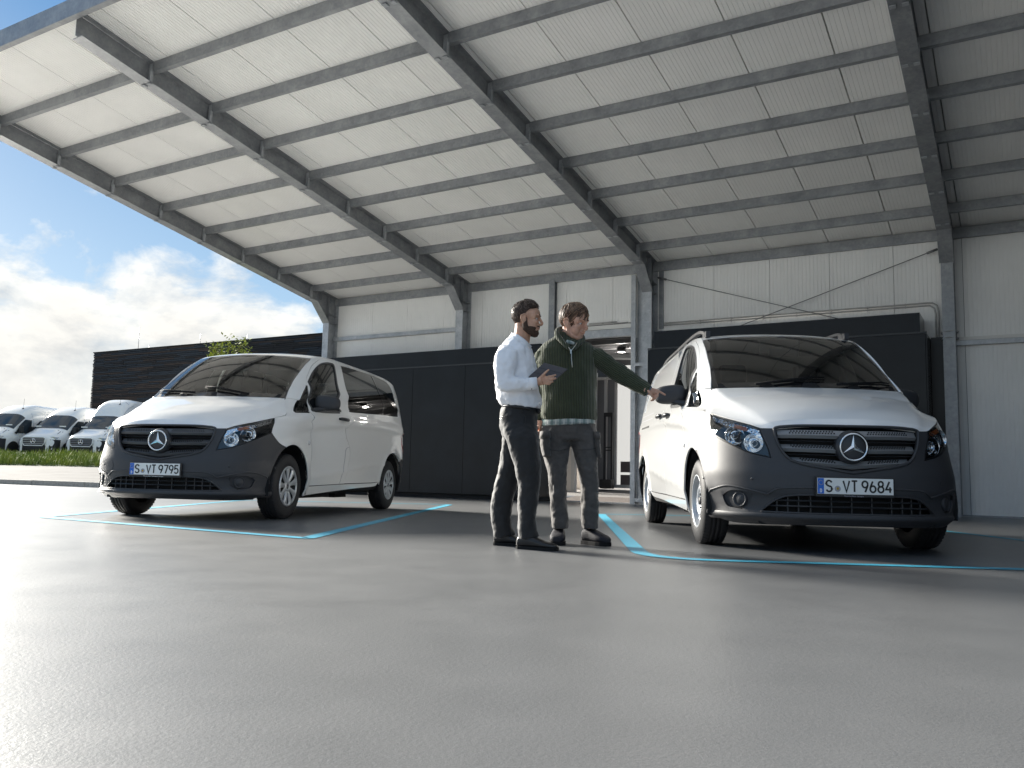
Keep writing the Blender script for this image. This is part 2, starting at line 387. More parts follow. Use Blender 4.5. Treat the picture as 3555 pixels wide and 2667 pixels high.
MB().box(-1.2, 3.4, .17, 6.2, 3.72, 3.8).build('ceiling', mat('dark_ceiling', (.05, .05, .055), .7), ent)
b = MB()
for y in (.7, 1.4, 2.1, 2.8): b.box(-1.2, 3.4, y, y+.1, 3.55, 3.7)
b.build('ceiling_beam', mat('grey_ceiling_beam', (.14, .14, .145), .6), ent)
b = MB(); b.bar((1.3, 1.8, 3.3), (2.5, 2.4, 3.3), .3, .02); b.bar((1.3, 1.66, 3.34), (2.5, 2.26, 3.34), .02, .07); b.bar((1.3, 1.95, 3.34), (2.5, 2.55, 3.34), .02, .07); b.build('cable_tray', M_alu, ent)
# back glazing at 3 m
Y3 = 3.0
MB().box(-1.2, .6, Y3+.05, Y3+.12, .2, 3.72).build('partition', M_part, ent)
b = MB(); b.box(-1.2, 3.4, Y3-.05, Y3+.0, 3.27, 3.72); b.build('bulkhead', mat('dark_bulkhead', (.03, .032, .035), .6), ent)
M_glow = mat('daylit_glass', (.2, .2, .2), .3, emis=((1, .985, .94), .135))
MB().box(1.22, 1.66, Y3, Y3+.01, .34, 3.27).build('bright_window', M_glow, ent)
b = MB(); b.box(1.18, 1.24, Y3-.06, Y3-.01, .28, 3.27); b.box(1.66, 1.72, Y3-.06, Y3-.01, .28, 3.27); b.box(1.24, 1.66, Y3-.06, Y3-.01, .28, .36); b.build('window_frame', M_alu, ent)
b = MB(); b.box(1.33, 1.66, Y3-.008, Y3-.002, .36, .60); b.box(1.33, 1.66, Y3-.008, Y3-.002, .66, .92); b.build('outdoor_view', mat('dim_objects_outside', (.12, .1, .1), .8), ent)
MB().box(1.72, 3.4, Y3+.0, Y3+.1, .2, 3.72).build('partition', M_part, ent)
b = MB(); b.box(.62, 1.18, Y3+.02, Y3+.06, .28, 3.0); b.build('door_leaf', mat('grey_glass_door', (.2, .2, .21), .2), ent)
b = MB(); b.box(.9, .97, Y3-.06, Y3+.0, .25, 3.0); b.box(.62, 1.2, Y3-.06, Y3-.0, 2.93, 3.0); b.box(.62, .69, Y3-.06, Y3-.0, .25, 2.93); b.build('door_frame', M_alu, ent)
MB().box(.64, .74, 2.2, 2.9, .2, 3.1).build('partition', M_alu, ent)
MB().box(-.3, .62, 2.0, 2.06, .12, 3.0).build('partition', M_part, ent)
b = MB(); b.box(-.3, .62, 1.95, 2.0, .1, .2); b.box(.2, .24, 1.96, 1.995, .2, 3.0); b.box(.52, .62, 1.94, 1.999, .2, 3.0); b.build('panel_frame', M_alu, ent)
# anti-theft gate
eg = thing('security_gate', 'slim black anti-theft gate standing inside the doorway', 'security gate', (0, WD, 0), PSI)
M_eas = mat('black_plastic', (.02, .02, .022), .4)
b = MB(); ex, ey = .98, 2.75
b.box(ex, ex+.05, ey, ey+.05, .26, 2.02); b.box(ex+.19, ex+.24, ey, ey+.05, .26, 2.02); b.box(ex, ex+.24, ey-.002, ey+.052, 2.0, 2.1)
b.build('frame', M_eas, eg, bevel=.008)
for z in (1.17, 1.24): MB().box(ex+.05, ex+.19, ey+.01, ey+.04, z, z+.025).build('crossbar', M_eas, eg)
MB().box(ex-.04, ex+.25, ey-.1, ey+.1, .26, .48).build('foot', M_eas, eg, bevel=.01)
# downlight
dl = thing('downlight', 'small round black ceiling spotlight glowing above the doorway', 'ceiling light', (0, WD, 0), PSI)
lx, ly = 1.76, 2.0
b = MB(); b.lathe([(0, .12), (.1, .12), (.1, 0), (.085, 0), (.085, .02)], 24, Matrix.Translation((lx, ly, 3.44)) @ Matrix.Rotation(pi/2, 4, 'X')); b.build('housing', M_eas, dl)
b = MB(); b.lathe([(0, .012), (.084, .012)], 24, Matrix.Translation((lx, ly, 3.44)) @ Matrix.Rotation(pi/2, 4, 'X')); b.build('lamp', mat('lit_lamp', (1, 1, 1), .5, emis=((1, .95, .85), 6)), dl)
pld = bpy.data.lights.new('lamp_light', 'POINT'); pld.energy = 9; pld.shadow_soft_size = .07; pld.color = (1, .95, .88)
plo = bpy.data.objects.new('lamp_light', pld); COL.objects.link(plo); plo.parent = dl; plo.location = (lx, ly, 3.38)
MB().box(lx-.01, lx+.01, ly-.01, ly+.01, 3.56, 3.72).build('stem', M_eas, dl)
# ------------------------------------------------------------------ floor, kerb, pavement, terrain
def asphalt():
    m = bpy.data.materials.new('polished_screed'); m.use_nodes = True; nt = m.node_tree; p = nt.nodes['Principled BSDF']
    tc = nt.nodes.new('ShaderNodeTexCoord'); v = tc.outputs['Object']
    big = noise(nt, v, .35, 4, .55); mid = noise(nt, v, 2.2, 6, .6); fine = noise(nt, v, 230, 3, .6); fine2 = noise(nt, v, 75, 3, .55)
    h = math_(nt, 'ADD', math_(nt, 'MULTIPLY', big, .55), math_(nt, 'MULTIPLY', mid, .45))
    c = ramp(nt, h, [(.35, (.066,.069,.073)), (.65, (.098,.101,.105))])
    c = mixc(nt, ramp(nt, fine, [(.35, 0), (.72, .45)]), c, (.19, .193, .197))
    sx = nt.nodes.new('ShaderNodeSeparateXYZ'); L(nt, v, sx.inputs[0])
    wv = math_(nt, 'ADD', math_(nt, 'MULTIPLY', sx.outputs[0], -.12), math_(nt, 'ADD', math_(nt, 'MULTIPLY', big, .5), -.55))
    c = mixc(nt, ramp(nt, wv, [(0.0, 0), (.9, 1)]), c, (.235, .23, .22))  # base colour paled towards the left: painted-in glare that also lifts the bounce
    L(nt, c, p.inputs['Base Color'])
    r = math_(nt, 'ADD', math_(nt, 'MULTIPLY', mid, .09), .33); L(nt, r, p.inputs['Roughness'])
    p.inputs['Specular IOR Level'].default_value = .7
    b = nt.nodes.new('ShaderNodeBump'); b.inputs['Strength'].default_value = .42; b.inputs['Distance'].default_value = .0022
    hh = math_(nt, 'ADD', math_(nt, 'MULTIPLY', fine, .5), fine2)
    L(nt, hh, b.inputs['Height']); L(nt, b.outputs[0], p.inputs['Normal'])
    return m
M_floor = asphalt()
KD = Vector((.894, -.447)); KN = Vector((.447, .894)); K0 = Vector((-10.16, 21.18))   # kerb line
KEND = Vector((-6.6, 19.40))
def kp(s, off=0): q = K0+KD*s+KN*off; return (q.x, q.y)
sE = (KEND-K0).dot(KD)
TD = Vector((-.30, .954))          # the kerb turns away here
far = KEND+TD*60
g = MB(); g.add([(-3000, -3000, -.03), (3000, -3000, -.03), (3000, 3000, -.03), (-3000, 3000, -.03)], [(0,1,2,3)])
structure(g.build('ground', mat('distant_ground', (.16, .16, .14), .9, var=.3, vscale=.1)))
a, b_ = kp(-70), (KEND.x, KEND.y)
g = MB(); g.add([(*a, 0), (-80, -40, 0), (60, -40, 0), (60, 10, 0), (KEND.x+25, 30, 0), (far.x, far.y, 0), (*b_, 0)], [(0,1,2,3,4,5,6)])
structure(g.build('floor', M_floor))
M_gran = mat('granite_kerb', (.34, .33, .31), .85, spec=.12, var=.35, vscale=30, bump=.5, bscale=60)
kb = thing('kerb', 'pale granite kerb stones edging the pavement at the left', 'kerb'); s = sE; joints = [1.9*k for k in range(0, 34)]
js = [sE+.0]; 
sj = [(-13.52+10.16)/.894*0]
base = -.45
edges_ = [sE, sE-1.95] + []
ss = sE
cuts = [sE]
q = -.44
while q > -66: cuts.append(q); q -= 2.05
cuts = [c for c in cuts if c <= sE]; cuts.insert(1, 1.61)
cuts = sorted(set(cuts), reverse=True)
for c0, c1 in zip(cuts[:-1], cuts[1:]):
    m_ = MB(); p = [kp(c0-.008), kp(c1+.008), kp(c1+.008, .3), kp(c0-.008, .3)]
    m_.prism([(x, y, -.02) for x, y in p], (0, 0, .15+random.uniform(-.004, .004)))
    m_.build('kerb_stone', M_gran, kb, bevel=.015)
for k in range(12):
    p0 = KEND+TD*(k*1.9+.01)+Vector((0, 0)); p1 = KEND+TD*(k*1.9+1.89); nn = Vector((-TD.y, TD.x))*.3
    MB().prism([(p0.x, p0.y, -.02), (p1.x, p1.y, -.02), (p1.x+nn.x, p1.y+nn.y, -.02), (p0.x+nn.x, p0.y+nn.y, -.02)], (0, 0, .15)).build('kerb_stone', M_gran, kb, bevel=.015)
M_pave = mat('pavement', (.125, .122, .12), .9, spec=.1, var=.25, vscale=1.2, bump=.3, bscale=30)
# terrain profile behind the kerb by distance off
prof = [(.3, .128), (3.5, .27), (8.2, .50), (8.4, .56), (10.5, .80), (12.6, .93), (60, .93), (400, .93)]
def strip(i0, i1, name, m, s0=-120, s1=None):
    b = MB(); n = 40; vs = []
    pts = prof[i0:i1+1]
    for off, z in pts:
        e = sE - off*.0 if s1 is None else s1
        # right end follows the turning kerb
        tt = off/max(.01, TD.dot(KN)); pe = KEND+TD*tt; ee = (pe-K0).dot(KD)
        ee -= .3
        for k in range(n+1):
            s_ = s0+(ee-s0)*k/n; vs.append((*kp(s_, off), z))
    m1 = n+1
    b.add(vs, [(r*m1+k, r*m1+k+1, (r+1)*m1+k+1, (r+1)*m1+k) for r in range(len(pts)-1) for k in range(n)], smooth=True)
    return structure(b.build(name, m))
strip(0, 2, 'pavement', M_pave)
M_soil = mat('grass_soil', (.05, .075, .02), .95, col2=(.03, .045, .015), vscale=2)
strip(2, 5, 'verge', M_soil)
strip(5, 7, 'yard', mat('yard_asphalt', (.09, .09, .088), .9, spec=.1, var=.2, vscale=.5))
# grass blades
def grass():
    b = MB(); rnd = random.Random(3)
    for i in range(42000):
        off = 8.3+5.0*rnd.random()**1.1; u = rnd.random(); s_ = -24+30*u
        x, y = kp(s_, off)
        if x/y > -.27 or x/y < -.78: continue
        # ground z
        z = .56
        for (o0, z0), (o1, z1) in zip(prof[:-1], prof[1:]):
            if o0 <= off <= o1: z = z0+(z1-z0)*(off-o0)/(o1-o0)
        cl = .5+.5*sin(s_*1.7+off)*cos(s_*.6-1.3*off)
        h = (.12+.30*rnd.random()**2)*(.6+.8*cl); a = rnd.uniform(0, 2*pi); w_ = .009+.011*rnd.random()
        lx, ly = cos(a)*h*rnd.uniform(.1, .5), sin(a)*h*rnd.uniform(.1, .5); px, py = -sin(a)*w_, cos(a)*w_
        b.add([(x-px, y-py, z-.02), (x+px, y+py, z-.02), (x+px*.7+lx*.4, y+py*.7+ly*.4, z+h*.6), (x-px*.7+lx*.4, y-py*.7+ly*.4, z+h*.6), (x+lx, y+ly, z+h)], [(0,1,2,3), (3,2,4)])
    return b
M_grass = mat('grass_blades', (.26, .29, .05), .75, col2=(.11, .17, .028), vscale=1.4)
M_grass.node_tree.nodes['Principled BSDF'].inputs['Subsurface Weight'].default_value = 0
g = stuff(grass().build('grass', M_grass, fixn=False)); tag(g, 'rough green grass on the bank in front of the parked white vans', 'grass')
# ------------------------------------------------------------------ painted bay lines
M_blue = mat('light_blue_paint', (.035, .35, .51), .5, col2=(.06, .27, .38), vscale=22, rvar=.1)
def ribbon(pts, name, label, w=None):
    b = MB(); vs = []; n = len(pts)
    for (x0, y0, x1, y1) in pts: vs += [(x0, y0, .004), (x1, y1, .004)]
    b.add(vs, [(2*i, 2*i+1, 2*i+3, 2*i+2) for i in range(n-1)]); return structure(b.build(name, M_blue))
def offline(path, w, closed=False):
    P_ = [Vector(p) for p in path]; out = []; n = len(P_)
    for i, p in enumerate(P_):
        if closed: a, c = P_[i-1], P_[(i+1) % n]
        else: a, c = P_[max(i-1, 0)], P_[min(i+1, n-1)]
        d1 = (p-a).normalized() if (p-a).length > 0 else (c-p).normalized(); d2 = (c-p).normalized() if (c-p).length > 0 else d1
        t = (d1+d2).normalized(); nn = Vector((-t.y, t.x)); k = w/2/max(.35, nn.dot(Vector((-d1.y, d1.x))))
        out.append((p.x-nn.x*k, p.y-nn.y*k, p.x+nn.x*k, p.y+nn.y*k))
    if closed: out.append(out[0])
    return out
def rounded(path, r, closed=True, n=6):
    P_ = [Vector(p) for p in path]; m = len(P_); out = []
    for i, p in enumerate(P_):
        if not closed and i in (0, m-1): out.append(p); continue
        a = (P_[i-1]-p).normalized(); c = (P_[(i+1) % m]-p).normalized(); rr = r if not isinstance(r, (list, tuple)) else r[i]
        q0, q1 = p+a*rr, p+c*rr
        for k in range(n+1):
            t = k/n; out.append(q0*(1-t)**2+p*2*t*(1-t)+q1*t*t)
    return out
ribbon(offline(rounded([(-4.50, 8.33), (-1.50, 6.44), (-1.0, 14.5), (-4.45, 14.4)], [.18, .05, .1, .3]), .12, True), 'bay_marking', '')
ribbon(offline(rounded([(1.28, 12.0), (.86, 5.42), (3.3, 5.24), (4.9, 5.2), (4.75, 12.4)], [.1, .5, .3, .1, .1]), .115, True), 'bay_marking', '')
# ------------------------------------------------------------------ van body surface (x = distance behind the nose, y = half width, z = up)
def interp(t, xs, ys):
    if t <= xs[0]: return ys[0]
    for i in range(len(xs)-1):
        if t <= xs[i+1]:
            h = xs[i+1]-xs[i]; u = (t-xs[i])/h
            def sl(k):
                if k <= 0 or k >= len(xs)-1: return (ys[min(k+1, len(xs)-1)]-ys[max(k-1, 0)])/(xs[min(k+1, len(xs)-1)]-xs[max(k-1, 0)])
                a = (ys[k]-ys[k-1])/(xs[k]-xs[k-1]); b = (ys[k+1]-ys[k])/(xs[k+1]-xs[k])
                return 0 if a*b <= 0 else 2*a*b/(a+b)
            m0, m1 = sl(i)*h, sl(i+1)*h
            return (2*u**3-3*u*u+1)*ys[i]+(u**3-2*u*u+u)*m0+(-2*u**3+3*u*u)*ys[i+1]+(u**3-u*u)*m1
    return ys[-1]
XZ = [.15, .19, .215, .235, .262, .285, .305, .40, .425, .45, .50, .57, .62, .68, .75, .83, .88, .95, 1.022, 1.078, 1.118, 1.18, 1.26, 1.441, 1.8, 1.9]
XV = [.16, .075, .03, .004, -.012, -.002, .012, .012, -.004, -.008, -.004, .006, .02, .033, .045, .06, .073, .115, .18, .43, .60, .70, .78, .92, 1.345, 1.5]
LZ = [.3, .55, .75, .9, 1.022, 1.118, 1.18, 1.26, 1.35, 1.441, 1.9]
LV = [.62, .66, .80, .9, 1.0, 1.0, .9, .75, .85, 1.0, 1.0]
WZ = [.15, .22, .33, .40, .50, .60, .75, .90, .965, 1.0, 1.06, 1.12, 1.20, 1.30, 1.44, 1.60, 1.72, 1.80, 1.84, 1.865, 1.885, 1.90]
WV = [.84, .885, .915, .928, .938, .946, .953, .955, .957, .960, .958, .95, .932, .915, .885, .842, .80, .765, .742, .72, .69, .65]
XREAR = 4.72
def crease_z(x): return interp(x, [0, .9, 1.385, 2.0, 2.456, 3.5, 4.9], [.90, .93, .977, 1.03, 1.066, 1.09, 1.08])
def lowcrease_z(x): return interp(x, [0, 1.3, 2.4, 3.6, 4.9], [.40, .425, .50, .60, .62])
def halfw(x, z):
    w = interp(z, WZ, WV)
    k = min(1, max(0, (x-.95)/.5))
    zc = crease_z(x); d = zc-z
    if k > 0:
        if d > 0: w += k*(.010 - .016*(1-exp(-(d/.03)**2))*exp(-max(0, d-.06)/.16))
        else: w += k*.010*exp(d/.10)
        zl = lowcrease_z(x); e = z-zl
        w += k*.012*exp(-abs(e)/.05) if e > 0 else k*(.012*exp(e/.03))
    for cx, cz in ((.895, .336), (4.10, .336)):      # raised lips round the wheel openings
        r = sqrt((x-cx)**2+(z-cz)**2)
        if .40 < r < .62 and z > .2: w += .014*exp(-((r-.44)/.045)**2)
    return w
def PE(z): return interp(z, [.5, .85], [2.6, 3.2])
def wrap(u, z):
    # u in -1..1 = round the nose, beyond = along the side; returns (x, y)
    a = abs(u); x0 = interp(z, XZ, XV); Lz = interp(z, LZ, LV)
    if a <= 1:
        s = sin(a*pi/2); x = x0+Lz*(1-sqrt(max(0, 1-s**PE(z)))); y = halfw(x, z)*s
    else:
        x = x0+Lz+(a-1)*1.4; y = halfw(x, z)
    xe = XREAR-.16
    if x > xe:
        t = min(1, (x-xe)/.16); y = y-.13*(1-sqrt(max(0, 1-t*t)))
    return x, (y if u >= 0 else -y)
def u_of_y(y, z):
    a = abs(y); lo, hi = 0, 1
    for _ in range(40):
        m = (lo+hi)/2
        if wrap(m, z)[1] < a: lo = m
        else: hi = m
    return lo if y >= 0 else -lo
def u_of_x(x, z):
    x0 = interp(z, XZ, XV); Lz = interp(z, LZ, LV)
    if x >= x0+Lz: return 1+(x-x0-Lz)/1.4
    c = max(0, (x-x0)/Lz); s = (1-(1-c)**2)**(1/PE(z)); return asin(min(1, s))*2/pi
# ------------------------------------------------------------------ panel builder on parametric surfaces
def catmull(pts, n=5, closed=False):
    P_ = [Vector(p) for p in pts]; m = len(P_); out = []
    if m == 2 and not closed: return P_
    for i in range(m if closed else m-1):
        p0 = P_[i-1] if (i > 0 or closed) else P_[0]*2-P_[1]; p1 = P_[i]; p2 = P_[(i+1) % m]
        p3 = P_[(i+2) % m] if (i+2 < m or closed) else P_[-1]*2-P_[-2]
        for k in range(n):
            t = k/n; out.append(.5*((2*p1)+(p2-p0)*t+(2*p0-5*p1+4*p2-p3)*t*t+(3*p1-p0-3*p2+p3)*t**3))
    if not closed: out.append(P_[-1])
    return out
def chain(*segs, n=5):
    out = []
    for s in segs:
        c = catmull(s, n) if len(s) > 2 else [Vector(p) for p in s]
        if out and (out[-1]-c[0]).length < 1e-6: c = c[1:]
        out += c
    if (out[0]-out[-1]).length < 1e-6: out.pop()
    return out
def area2(p): return sum(p[i-1][0]*p[i][1]-p[i][0]*p[i-1][1] for i in range(len(p)))/2
def dens(poly, h):
    out = []
    for i, p in enumerate(poly):
        q = poly[(i+1) % len(poly)]; d = (q-p).length; n = max(1, int(math.ceil(d/h)))
        out += [p+(q-p)*k/n for k in range(n)]
    return out
def offset_poly(poly, d):
    if area2(poly) < 0: poly = list(reversed(poly))
    n = len(poly); out = []
    for i, p in enumerate(poly):
        e1 = (p-poly[i-1]); e2 = (poly[(i+1) % n]-p)
        if e1.length < 1e-9: e1 = e2
        if e2.length < 1e-9: e2 = e1
        e1.normalize(); e2.normalize(); n1 = Vector((-e1.y, e1.x)); n2 = Vector((-e2.y, e2.x)); nn = (n1+n2)
        if nn.length < 1e-6: nn = n1
        nn.normalize(); out.append(p+nn*d/max(.4, nn.dot(n1)))
    return out
def inpoly(x, y, poly):
    c = False; n = len(poly); j = n-1
    for i in range(n):
        xi, yi = poly[i][0], poly[i][1]; xj, yj = poly[j][0], poly[j][1]
        if (yi > y) != (yj > y) and x < (xj-xi)*(y-yi)/(yj-yi)+xi: c = not c
        j = i
    return c
def panel(name, outline, holes, fn, m, parent, gap=.0022, depth=.014, h=.03, hb=.022, off=0.0, extra=None):
    """outline/holes: 2D vectors in the patch's own metric coordinates, fn(a,b) -> 3D Vector"""
    outer = offset_poly(dens(outline, hb), gap)
    hs = [list(reversed(offset_poly(dens(q, hb), -gap))) for q in holes]
    verts = [Vector((p[0], p[1])) for p in outer]; edges = [(i, (i+1) % len(outer)) for i in range(len(outer))]
    for q in hs:
        b = len(verts); verts += [Vector((p[0], p[1])) for p in q]; edges += [(b+i, b+(i+1) % len(q)) for i in range(len(q))]
    nb = len(verts)
    xs = [p[0] for p in outer]; ys = [p[1] for p in outer]
    # spatial hash of the boundary for clearance
    H = {}
    for v in verts: H.setdefault((int(floor(v.x/h)), int(floor(v.y/h))), []).append(v)
    y = min(ys)+h*.5; row = 0
    while y < max(ys):
        x = min(xs)+(h*.5 if row % 2 else 0)
        while x < max(xs):
            i, j = int(floor(x/h)), int(floor(y/h)); ok = True
            for a in (i-1, i, i+1):
                for b in (j-1, j, j+1):
                    for v in H.get((a, b), ()):
                        if (v.x-x)**2+(v.y-y)**2 < (.55*h)**2: ok = False
            if ok and inpoly(x, y, outer) and not any(inpoly(x, y, q) for q in hs): verts.append(Vector((x, y)))
            x += h
        y += h*.9; row += 1
    vo, eo, fo, ov, oe, of = delaunay_2d_cdt(verts, edges, [], 1, 1e-7)
    fin = []
    for f in fo:
        c = sum((vo[i] for i in f), Vector((0, 0)))/len(f)
        if inpoly(c.x, c.y, outer) and not any(inpoly(c.x, c.y, q) for q in hs): fin.append(f)
    P3 = [fn(v.x, v.y) for v in vo]; e = 1e-3
    def nrm(v):
        a = fn(v.x+e, v.y)-fn(v.x-e, v.y); b = fn(v.x, v.y+e)-fn(v.x, v.y-e); n_ = a.cross(b); return n_.normalized() if n_.length > 1e-12 else Vector((0,-1,0))
    Nn = [nrm(v) for v in vo]
    cen = Vector((0, 2.3, .75))
    sgn = sum((1 if Nn[i].dot(P3[i]-cen) > 0 else -1) for i in range(0, len(P3), max(1, len(P3)//60)))
    if sgn < 0: Nn = [-n for n in Nn]
    V3 = [p+n*off for p, n in zip(P3, Nn)]
    b = MB(); fl = []
    for f in fin:
        a_, b_, c_ = (V3[i] for i in f[:3]); nn = (b_-a_).cross(c_-a_)
        fl.append(tuple(f) if nn.dot(Nn[f[0]]) > 0 else tuple(reversed(f)))
    b.add(V3, fl, 0, True)
    if depth:
        cnt = {}
        for f in fl:
            for i in range(len(f)): cnt[tuple(sorted((f[i], f[(i+1) % len(f)])))] = cnt.get(tuple(sorted((f[i], f[(i+1) % len(f)]))), 0)+1
        dr = {}
        for f in fl:
            for i in range(len(f)):
                k = (f[i], f[(i+1) % len(f)])
                if cnt[tuple(sorted(k))] == 1:
                    p, q = k; ip, iq = V3[p]-Nn[p]*depth, V3[q]-Nn[q]*depth
                    b.add([V3[p], V3[q], iq, ip], [(1, 0, 3, 2)], 0, False)
    o = b.build(name, m, parent, fixn=False)
    return o
UK = 1.4
def wfn(side=1, inset=0):
    def f(a, z):
        x, y = wrap(a/UK, z); return Vector((y*side, x, z))
    return f
def XZc(pts): return [Vector((UK*u_of_x(x, z), z)) for x, z in pts]           # side view points
def YZc(pts): return [Vector((UK*u_of_y(y, z), z)) for y, z in pts]           # front view points
def XYZc(pts): # (x,y,z) on the nose corner: use y when flat, x when steep
    out = []
    for x, y, z in pts:
        uy, ux = u_of_y(y, z), u_of_x(x, z); t = min(1, max(0, (abs(y)-.62)/.2)); out.append(Vector((UK*(uy*(1-t)+ux*t), z)))
    return out
def arch(cx, r, a0, a1, n=16, cz=.336): return [(cx+r*cos(radians(a0+(a1-a0)*k/n)), cz+r*sin(radians(a0+(a1-a0)*k/n))) for k in range(n+1)]
def mir(poly): return [Vector((-p.x, p.y)) for p in reversed(poly)]

M_paint = mat('white_car_paint', (.84, .84, .83), .28, coat=1.0, spec=.5)
M_paint.node_tree.nodes['Principled BSDF'].inputs['Coat Roughness'].default_value = .03
M_bump = mat('grey_bumper_plastic', (.046, .046, .050), .5, bump=.1, bscale=500, spec=.45)
M_grille = mat('dark_grille_plastic', (.035, .036, .040), .36)
M_wip = mat('matt_black_wiper', (.012, .012, .013), .75, spec=.2)
M_dk = mat('underbody_black', (.008, .008, .009), .8)
M_chrome = mat('chrome', (.75, .76, .78), .26, 1.0)
M_slatL = mat('grey_grille_slat', (.085, .086, .09), .42)
M_slatR = mat('silver_grey_grille_slat', (.24, .243, .25), .4, .2)
M_refl = mat('headlamp_reflector', (.62, .64, .67), .10, .9)
def facet(name, sc):
    m = mat(name, (.80, .82, .85), .08, 1.0); nt = m.node_tree; p = nt.nodes['Principled BSDF']; tc = nt.nodes['Texture Coordinate']
    v = nt.nodes.new('ShaderNodeTexVoronoi'); v.inputs['Scale'].default_value = sc; L(nt, tc.outputs['Object'], v.inputs['Vector'])
    b = nt.nodes.new('ShaderNodeBump'); b.inputs['Strength'].default_value = .5; b.inputs['Distance'].default_value = .010; L(nt, v.outputs['Distance'], b.inputs['Height']); L(nt, b.outputs[0], p.inputs['Normal']); return m
M_facet = facet('faceted_reflector', 26); M_strip = facet('ribbed_indicator_lens', 45)
M_rubber = mat('tyre_rubber', (.020, .020, .022), .62, bump=.15, bscale=120)
M_hub = mat('silver_wheel_cover', (.52, .54, .56), .3, .5)
M_steel = mat('silver_steel_wheel', (.50, .52, .55), .34, .6)
M_rim2 = mat('wheel_dark', (.03, .03, .033), .5)
M_amber = mat('amber_indicator', (.55, .16, .04), .3)
M_red = mat('red_tail_lamp', (.35, .01, .02), .15, coat=1)
M_mark = mat('indicator_lens', (.55, .55, .56), .15)
M_head = mat('black_headlamp_housing', (.012, .012, .013), .35)
def glassmat(name, tint, a, rough=.02):
    m = bpy.data.materials.new(name); m.use_nodes = True; nt = m.node_tree; nt.nodes.clear()
    t = nt.nodes.new('ShaderNodeBsdfTransparent'); t.inputs[0].default_value = (*tint, 1)
    g = nt.nodes.new('ShaderNodeBsdfGlossy'); g.inputs['Roughness'].default_value = rough; g.inputs[0].default_value = (1, 1, 1, 1)
    fr = nt.nodes.new('ShaderNodeFresnel'); fr.inputs[0].default_value = 1.5
    # thin sheet: two reflecting faces
    k = math_(nt, 'MULTIPLY', fr.outputs[0], a, clamp=True)
    mx = nt.nodes.new('ShaderNodeMixShader'); nt.links.new(k, mx.inputs[0]); nt.links.new(t.outputs[0], mx.inputs[1]); nt.links.new(g.outputs[0], mx.inputs[2])
    o = nt.nodes.new('ShaderNodeOutputMaterial'); nt.links.new(mx.outputs[0], o.inputs[0]); return m
M_glass = glassmat('windscreen_glass', (.36, .41, .40), 1.2)
M_gside = glassmat('side_glass', (.34, .38, .37), 1.5)
M_priv = glassmat('dark_privacy_glass', (.02, .02, .02), 1.3)
M_lens = glassmat('clear_headlamp_lens', (.93, .94, .95), 1.5)
M_frit = mat('black_glass_border', (.008, .008, .009), .08, coat=1)
M_int = mat('grey_interior_plastic', (.045, .047, .05), .7)
M_intl = mat('pale_interior_lining', (.30, .30, .29), .8)
M_seat = mat('black_seat_fabric', (.02, .021, .024), .9)
M_pw = mat('plate_white', (.78, .78, .76), .35); M_pb = mat('plate_blue', (.01, .13, .55), .35); M_pk = mat('plate_black_lettering', (.012, .012, .014), .4)
M_yel = mat('plate_yellow', (.75, .5, .03), .4); M_pfr = mat('plate_frame_plastic', (.02, .02, .022), .35); M_seal = mat('plate_seal_grey', (.33, .33, .38), .4)
# ---- outlines in side view (x, z)
HL = XYZc([(.108,.54,.672),(.128,.557,.745),(.168,.593,.845),(.181,.597,.887)])
HLt = XYZc([(.181,.597,.887),(.246,.66,.918),(.425,.778,.970),(.643,.862,1.023)])
HLo = XYZc([(.643,.862,1.023),(.612,.874,.966),(.545,.885,.868)])
HLb = XYZc([(.545,.885,.868),(.429,.835,.822),(.325,.777,.774),(.201,.673,.709),(.108,.54,.672)])
HEADL = chain(HL, HLt, HLo, HLb)
GR = chain(YZc([(0,.905),(.322,.904),(.470,.895)]), YZc([(.470,.895),(.505,.884),(.508,.860)]), YZc([(.508,.860),(.498,.80),(.478,.745),(.450,.695),(.408,.654)]), YZc([(.408,.654),(.312,.624),(.13,.594),(0,.572)]))
def symm(half):  # half from centre top round to centre bottom
    h = [p for p in half if abs(p.x) > 1e-6]; c = [p for p in half if abs(p.x) <= 1e-6]
    return half + [Vector((-p.x, p.y)) for p in reversed(half) if abs(p.x) > 1e-6]
GRILLE = symm(GR)
INT = symm(chain(YZc([(0,.415),(.276,.415),(.40,.410),(.47,.397),(.53,.365),(.571,.33),(.612,.291)]), YZc([(.612,.291),(.3,.287),(0,.287)])))
FOG = chain(XYZc([(.336,.835,.394),(.267,.80,.430),(.20,.74,.432),(.155,.663,.412)]), XYZc([(.155,.663,.412),(.17,.675,.35),(.215,.722,.304)]), XYZc([(.215,.722,.304),(.30,.795,.318),(.325,.825,.35),(.336,.835,.394)]))
BA = arch(.895, .425, 112, 184, 14)     # front part of the wheel opening
